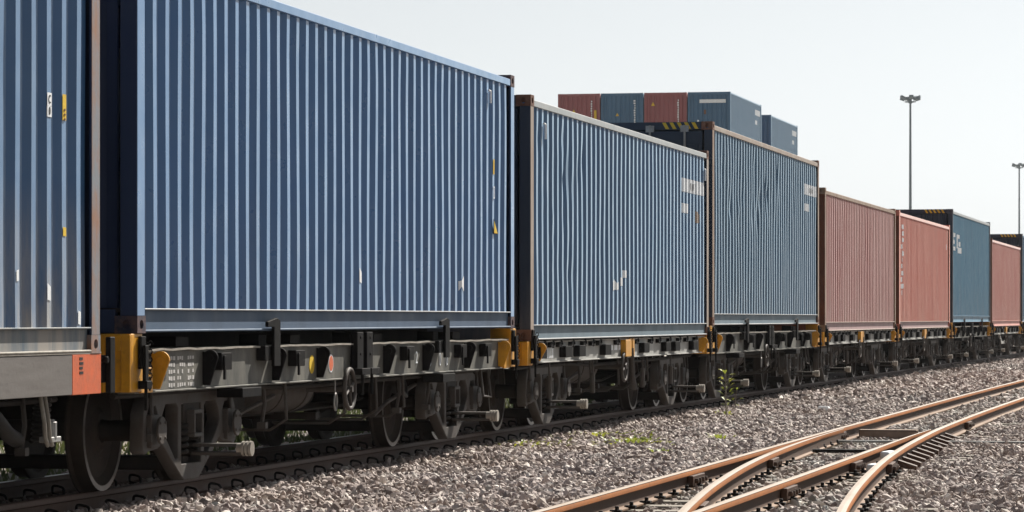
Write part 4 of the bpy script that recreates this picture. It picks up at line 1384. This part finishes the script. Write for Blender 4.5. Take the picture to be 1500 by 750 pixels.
# ------------------------------------------------------------------ yard stack behind
ycol = {'red': paint('yard_red', (0.24, 0.07, 0.075), .05, .3, 0, .45), 'blue': paint('yard_blue', (0.042, 0.115, 0.21), .05, .3, 0, .45)}
PH = TH
def yard_xy(px, Z):
    u = (px-750)/F*Z
    return Z*math.cos(TH)+u*math.sin(TH), Z*math.sin(TH)-u*math.cos(TH)
Zs = 189.0
Xn, Yn = yard_xy(1070, Zs)      # near right corner of the stack
yaw_y = head(100)*.85
def yard_box(i, tier, H, z, col, label, group, xo=0.0, marks=None, cat='shipping container'):
    c, s_ = math.cos(yaw_y), math.sin(yaw_y)
    lx, ly = LEN/2+xo, WID/2+i*2.50
    X = Xn+lx*c-ly*s_; Y = Yn+lx*s_+ly*c
    root = empty('shipping_container', (X, Y, z), yaw_y); tag(root, label, cat, group)
    put('side_panel', cm(('side', H), lambda: side_mesh('side_panel', H, dent_fn(1,0,0))), ycol[col], root)
    put('side_panel', cm(('far', H), lambda: side_mesh('far_panel', H, dent_fn(1,0,0), 1)), ycol[col], root)
    put('end_panel', cm(('ep', H, -1), lambda: end_mesh('end_panel', H, -1)), ycol[col], root)
    put('end_panel', cm(('ep', H, 1), lambda: end_mesh('end_panel', H, 1)), ycol[col], root)
    put('roof', _cache[('roof', H)], ycol[col], root)
    def fr():
        b = MB()
        for sx in (-1, 1):
            for sy in (-1, 1):
                b.box(sx*LEN/2, sx*(LEN/2-.15), sy*WID/2, sy*(WID/2-.15), 0, H)
            for zz in (.003, H-.13): b.box(sx*(LEN/2-.004), sx*(LEN/2-.08), -WID/2+.15, WID/2-.15, zz, zz+.127 if zz > 1 else zz+.16)
        for sy in (-1, 1):
            b.box(-LEN/2+.15, LEN/2-.15, sy*(WID/2-.004), sy*(WID/2-.06), H-.115, H-.04)
            b.box(-LEN/2+.15, LEN/2-.15, sy*(WID/2-.004), sy*(WID/2-.05), .012, .165)
        return b.mesh('frame')
    put('frame', cm(('yfr', H), fr), ycol[col], root)
    put('floor', _cache[('floor',)], M['under'], root)
    return root
def end_mark(root, y0, y1, z0, z1, mat, nm):
    x = -LEN/2+.022
    b = MB(); b.box(x-.006, x, y0, y1, z0, z1); return b.build(nm, mat, root)
YG = 'containers along the top of the yard stack'
top_z = 13.05+CAM_H-.2-HC-.05
tops = [(0, 'blue', 'blue yard container with white lettering stripe, rightmost of the stack'),
        (1, 'red', 'red yard container beside the rightmost blue one, small yellow triangle up high'),
        (2, 'blue', 'blue yard container between the two red ones in the top row'),
        (3, 'red', 'red yard container at the left end of the stack\'s top row')]
yt = {}
for i, colr, lab in tops:
    yt[i] = yard_box(i, 4, HC, top_z, colr, lab, YG)
def col_letters(root, y, seed, H=HC):
    r = random.Random(seed); b = MB(); x = -LEN/2+.022
    for k in range(11):
        z = H-.45-k*.135
        b.box(x-.006, x, y-.045, y-.045+r.uniform(.05,.1), z-.045, z+.045)
    b.build('lettering', M['white'], root)
for i, yy in ((1, -.72), (2, -.72), (3, -.72)): col_letters(yt[i], yy, i)
end_mark(yt[0], -.95, .55, HC-.62, HC-.42, M['white'], 'painted_panel')
end_mark(yt[0], .18, .30, HC-1.25, HC-1.0, M['casting_rust'], 'sticker'); end_mark(yt[0], .58, .68, HC-1.75, HC-1.58, M['white'], 'sticker')
def tri_mark(root, y, z, s=.11):
    x = -LEN/2+.022; b = MB(); b.prism([(y-s, z), (y+s, z), (y, z+s*2)], x-.006, x, 'yz'); b.build('warning_triangle', M['ylabel'], root)
tri_mark(yt[1], .72, HC-.75); tri_mark(yt[3], .30, HC-1.1); tri_mark(yt[2], .28, HC-1.3, .09)
end_mark(yt[3], -1.02, -.88, HC-1.9, HC-.95, M['ylabel'], 'warning_strip')
def side_mark(root, x0, x1, z0, z1): corr_patch(x0, x1, z0, z1, HC, dent_fn(1,0,0), 0, 0, .004).build('painted_panel', M['white'], root)
side_mark(yt[0], 3.6, 5.6, HC-.75, HC-.42); side_mark(yt[0], 3.7, 4.5, HC-1.3, HC-1.05); side_mark(yt[0], 2.6, 4.8, .2, .45)
y2 = yard_box(0, 4, HC, top_z-.34, 'blue', 'blue yard container standing alone behind the right end of the stack', YG, xo=16.3)
end_mark(y2, -.5, .7, HC-.75, HC-.5, M['white'], 'painted_panel'); side_mark(y2, 3.6, 5.6, HC-.75, HC-.42); side_mark(y2, 3.7, 4.4, HC-1.3, HC-1.05)
LG = 'containers in the hidden lower tiers of the yard stack'
LL = 'yard container in the lower tiers, hidden behind the train'
H4 = (top_z+.196-.01)/4
for t in range(4):
    for i in range(4):
        z = top_z-(t+1)*(HC+.0)
        if z < -.3: continue
        yard_box(i, t, HC, z, 'blue' if (i+t) % 2 else 'red', LL, LG)
    z = top_z-.34-(t+1)*HC
    if z > -.6: yard_box(0, t, HC, z, 'blue', LL, LG, xo=16.3)

# ------------------------------------------------------------------ light masts
def mast(px, Z, h, wd, label):
    X, Y = yard_xy(px, Z)
    root = empty('light_mast', (X, Y, -.2)); tag(root, label, 'light mast', 'floodlight masts beyond the train')
    MB().cyl((0,0,0), (0,0,h), .27, .14, n=14, caps=True).build('pole', M['mast'], root, smooth=40)
    b = MB(); n = 16
    b.tube([(wd*.30*math.cos(2*math.pi*i/n), wd*.30*math.sin(2*math.pi*i/n), h-.15) for i in range(n)], .08, n=6, closed=True)
    b.tube([(wd*.26*math.cos(2*math.pi*i/n), wd*.26*math.sin(2*math.pi*i/n), h-.75) for i in range(n)], .07, n=6, closed=True)
    for i in range(6):
        a = i*math.pi/3
        b.tube([(0,0,h-.4), (wd*.3*math.cos(a), wd*.3*math.sin(a), h-.15)], .05)
        b.tube([(0,0,h-.9), (wd*.26*math.cos(a), wd*.26*math.sin(a), h-.75)], .05)
    b.cyl((0,0,h-1.0),(0,0,h+.1),.22,n=12)
    b.build('lamp_ring', M['mast'], root)
    for i in range(10):
        a = i*2*math.pi/10+.2; r = wd*.40
        f = MB(); z = h-.05 if i % 2 else h-.35
        ca, sa = math.cos(a), math.sin(a)
        pts = []
        for (u, v, w_) in ((-.25,-.3,.0),(.25,-.3,.22),(.25,.3,.22),(-.25,.3,.0),(-.20,-.3,-.28),(.32,-.3,-.1),(.32,.3,-.1),(-.20,.3,-.28)):
            pts.append((ca*(r+u)-sa*v, sa*(r+u)+ca*v, z+w_))
        f.add(pts, [(0,1,2,3),(4,7,6,5),(0,4,5,1),(1,5,6,2),(2,6,7,3),(3,7,4,0)])
        f.build('floodlight', M['mast'], root)
mast(1333.5, 480, 33.2, 2.9, 'nearer and taller-looking floodlight mast behind the brick red container')
mast(1493.0, 690, 33.2, 3.0, 'farther floodlight mast at the right edge above the last container')

# ------------------------------------------------------------------ air
hz = bpy.data.materials.new('haze'); hz.use_nodes = True
ht = hz.node_tree; ht.nodes.remove(ht.nodes['Principled BSDF'])
pv = ht.nodes.new('ShaderNodeVolumePrincipled')
pv.inputs['Color'].default_value = (0.86, 0.91, 0.97, 1)
pv.inputs['Density'].default_value = 0.00009
pv.inputs['Anisotropy'].default_value = 0.3
ht.links.new(pv.outputs[0], ht.nodes['Material Output'].inputs['Volume'])
tag(MB().box(-1600, 3600, -1600, 3100, -1.4, 40.0).build('haze', hz), None, None, kind='stuff')
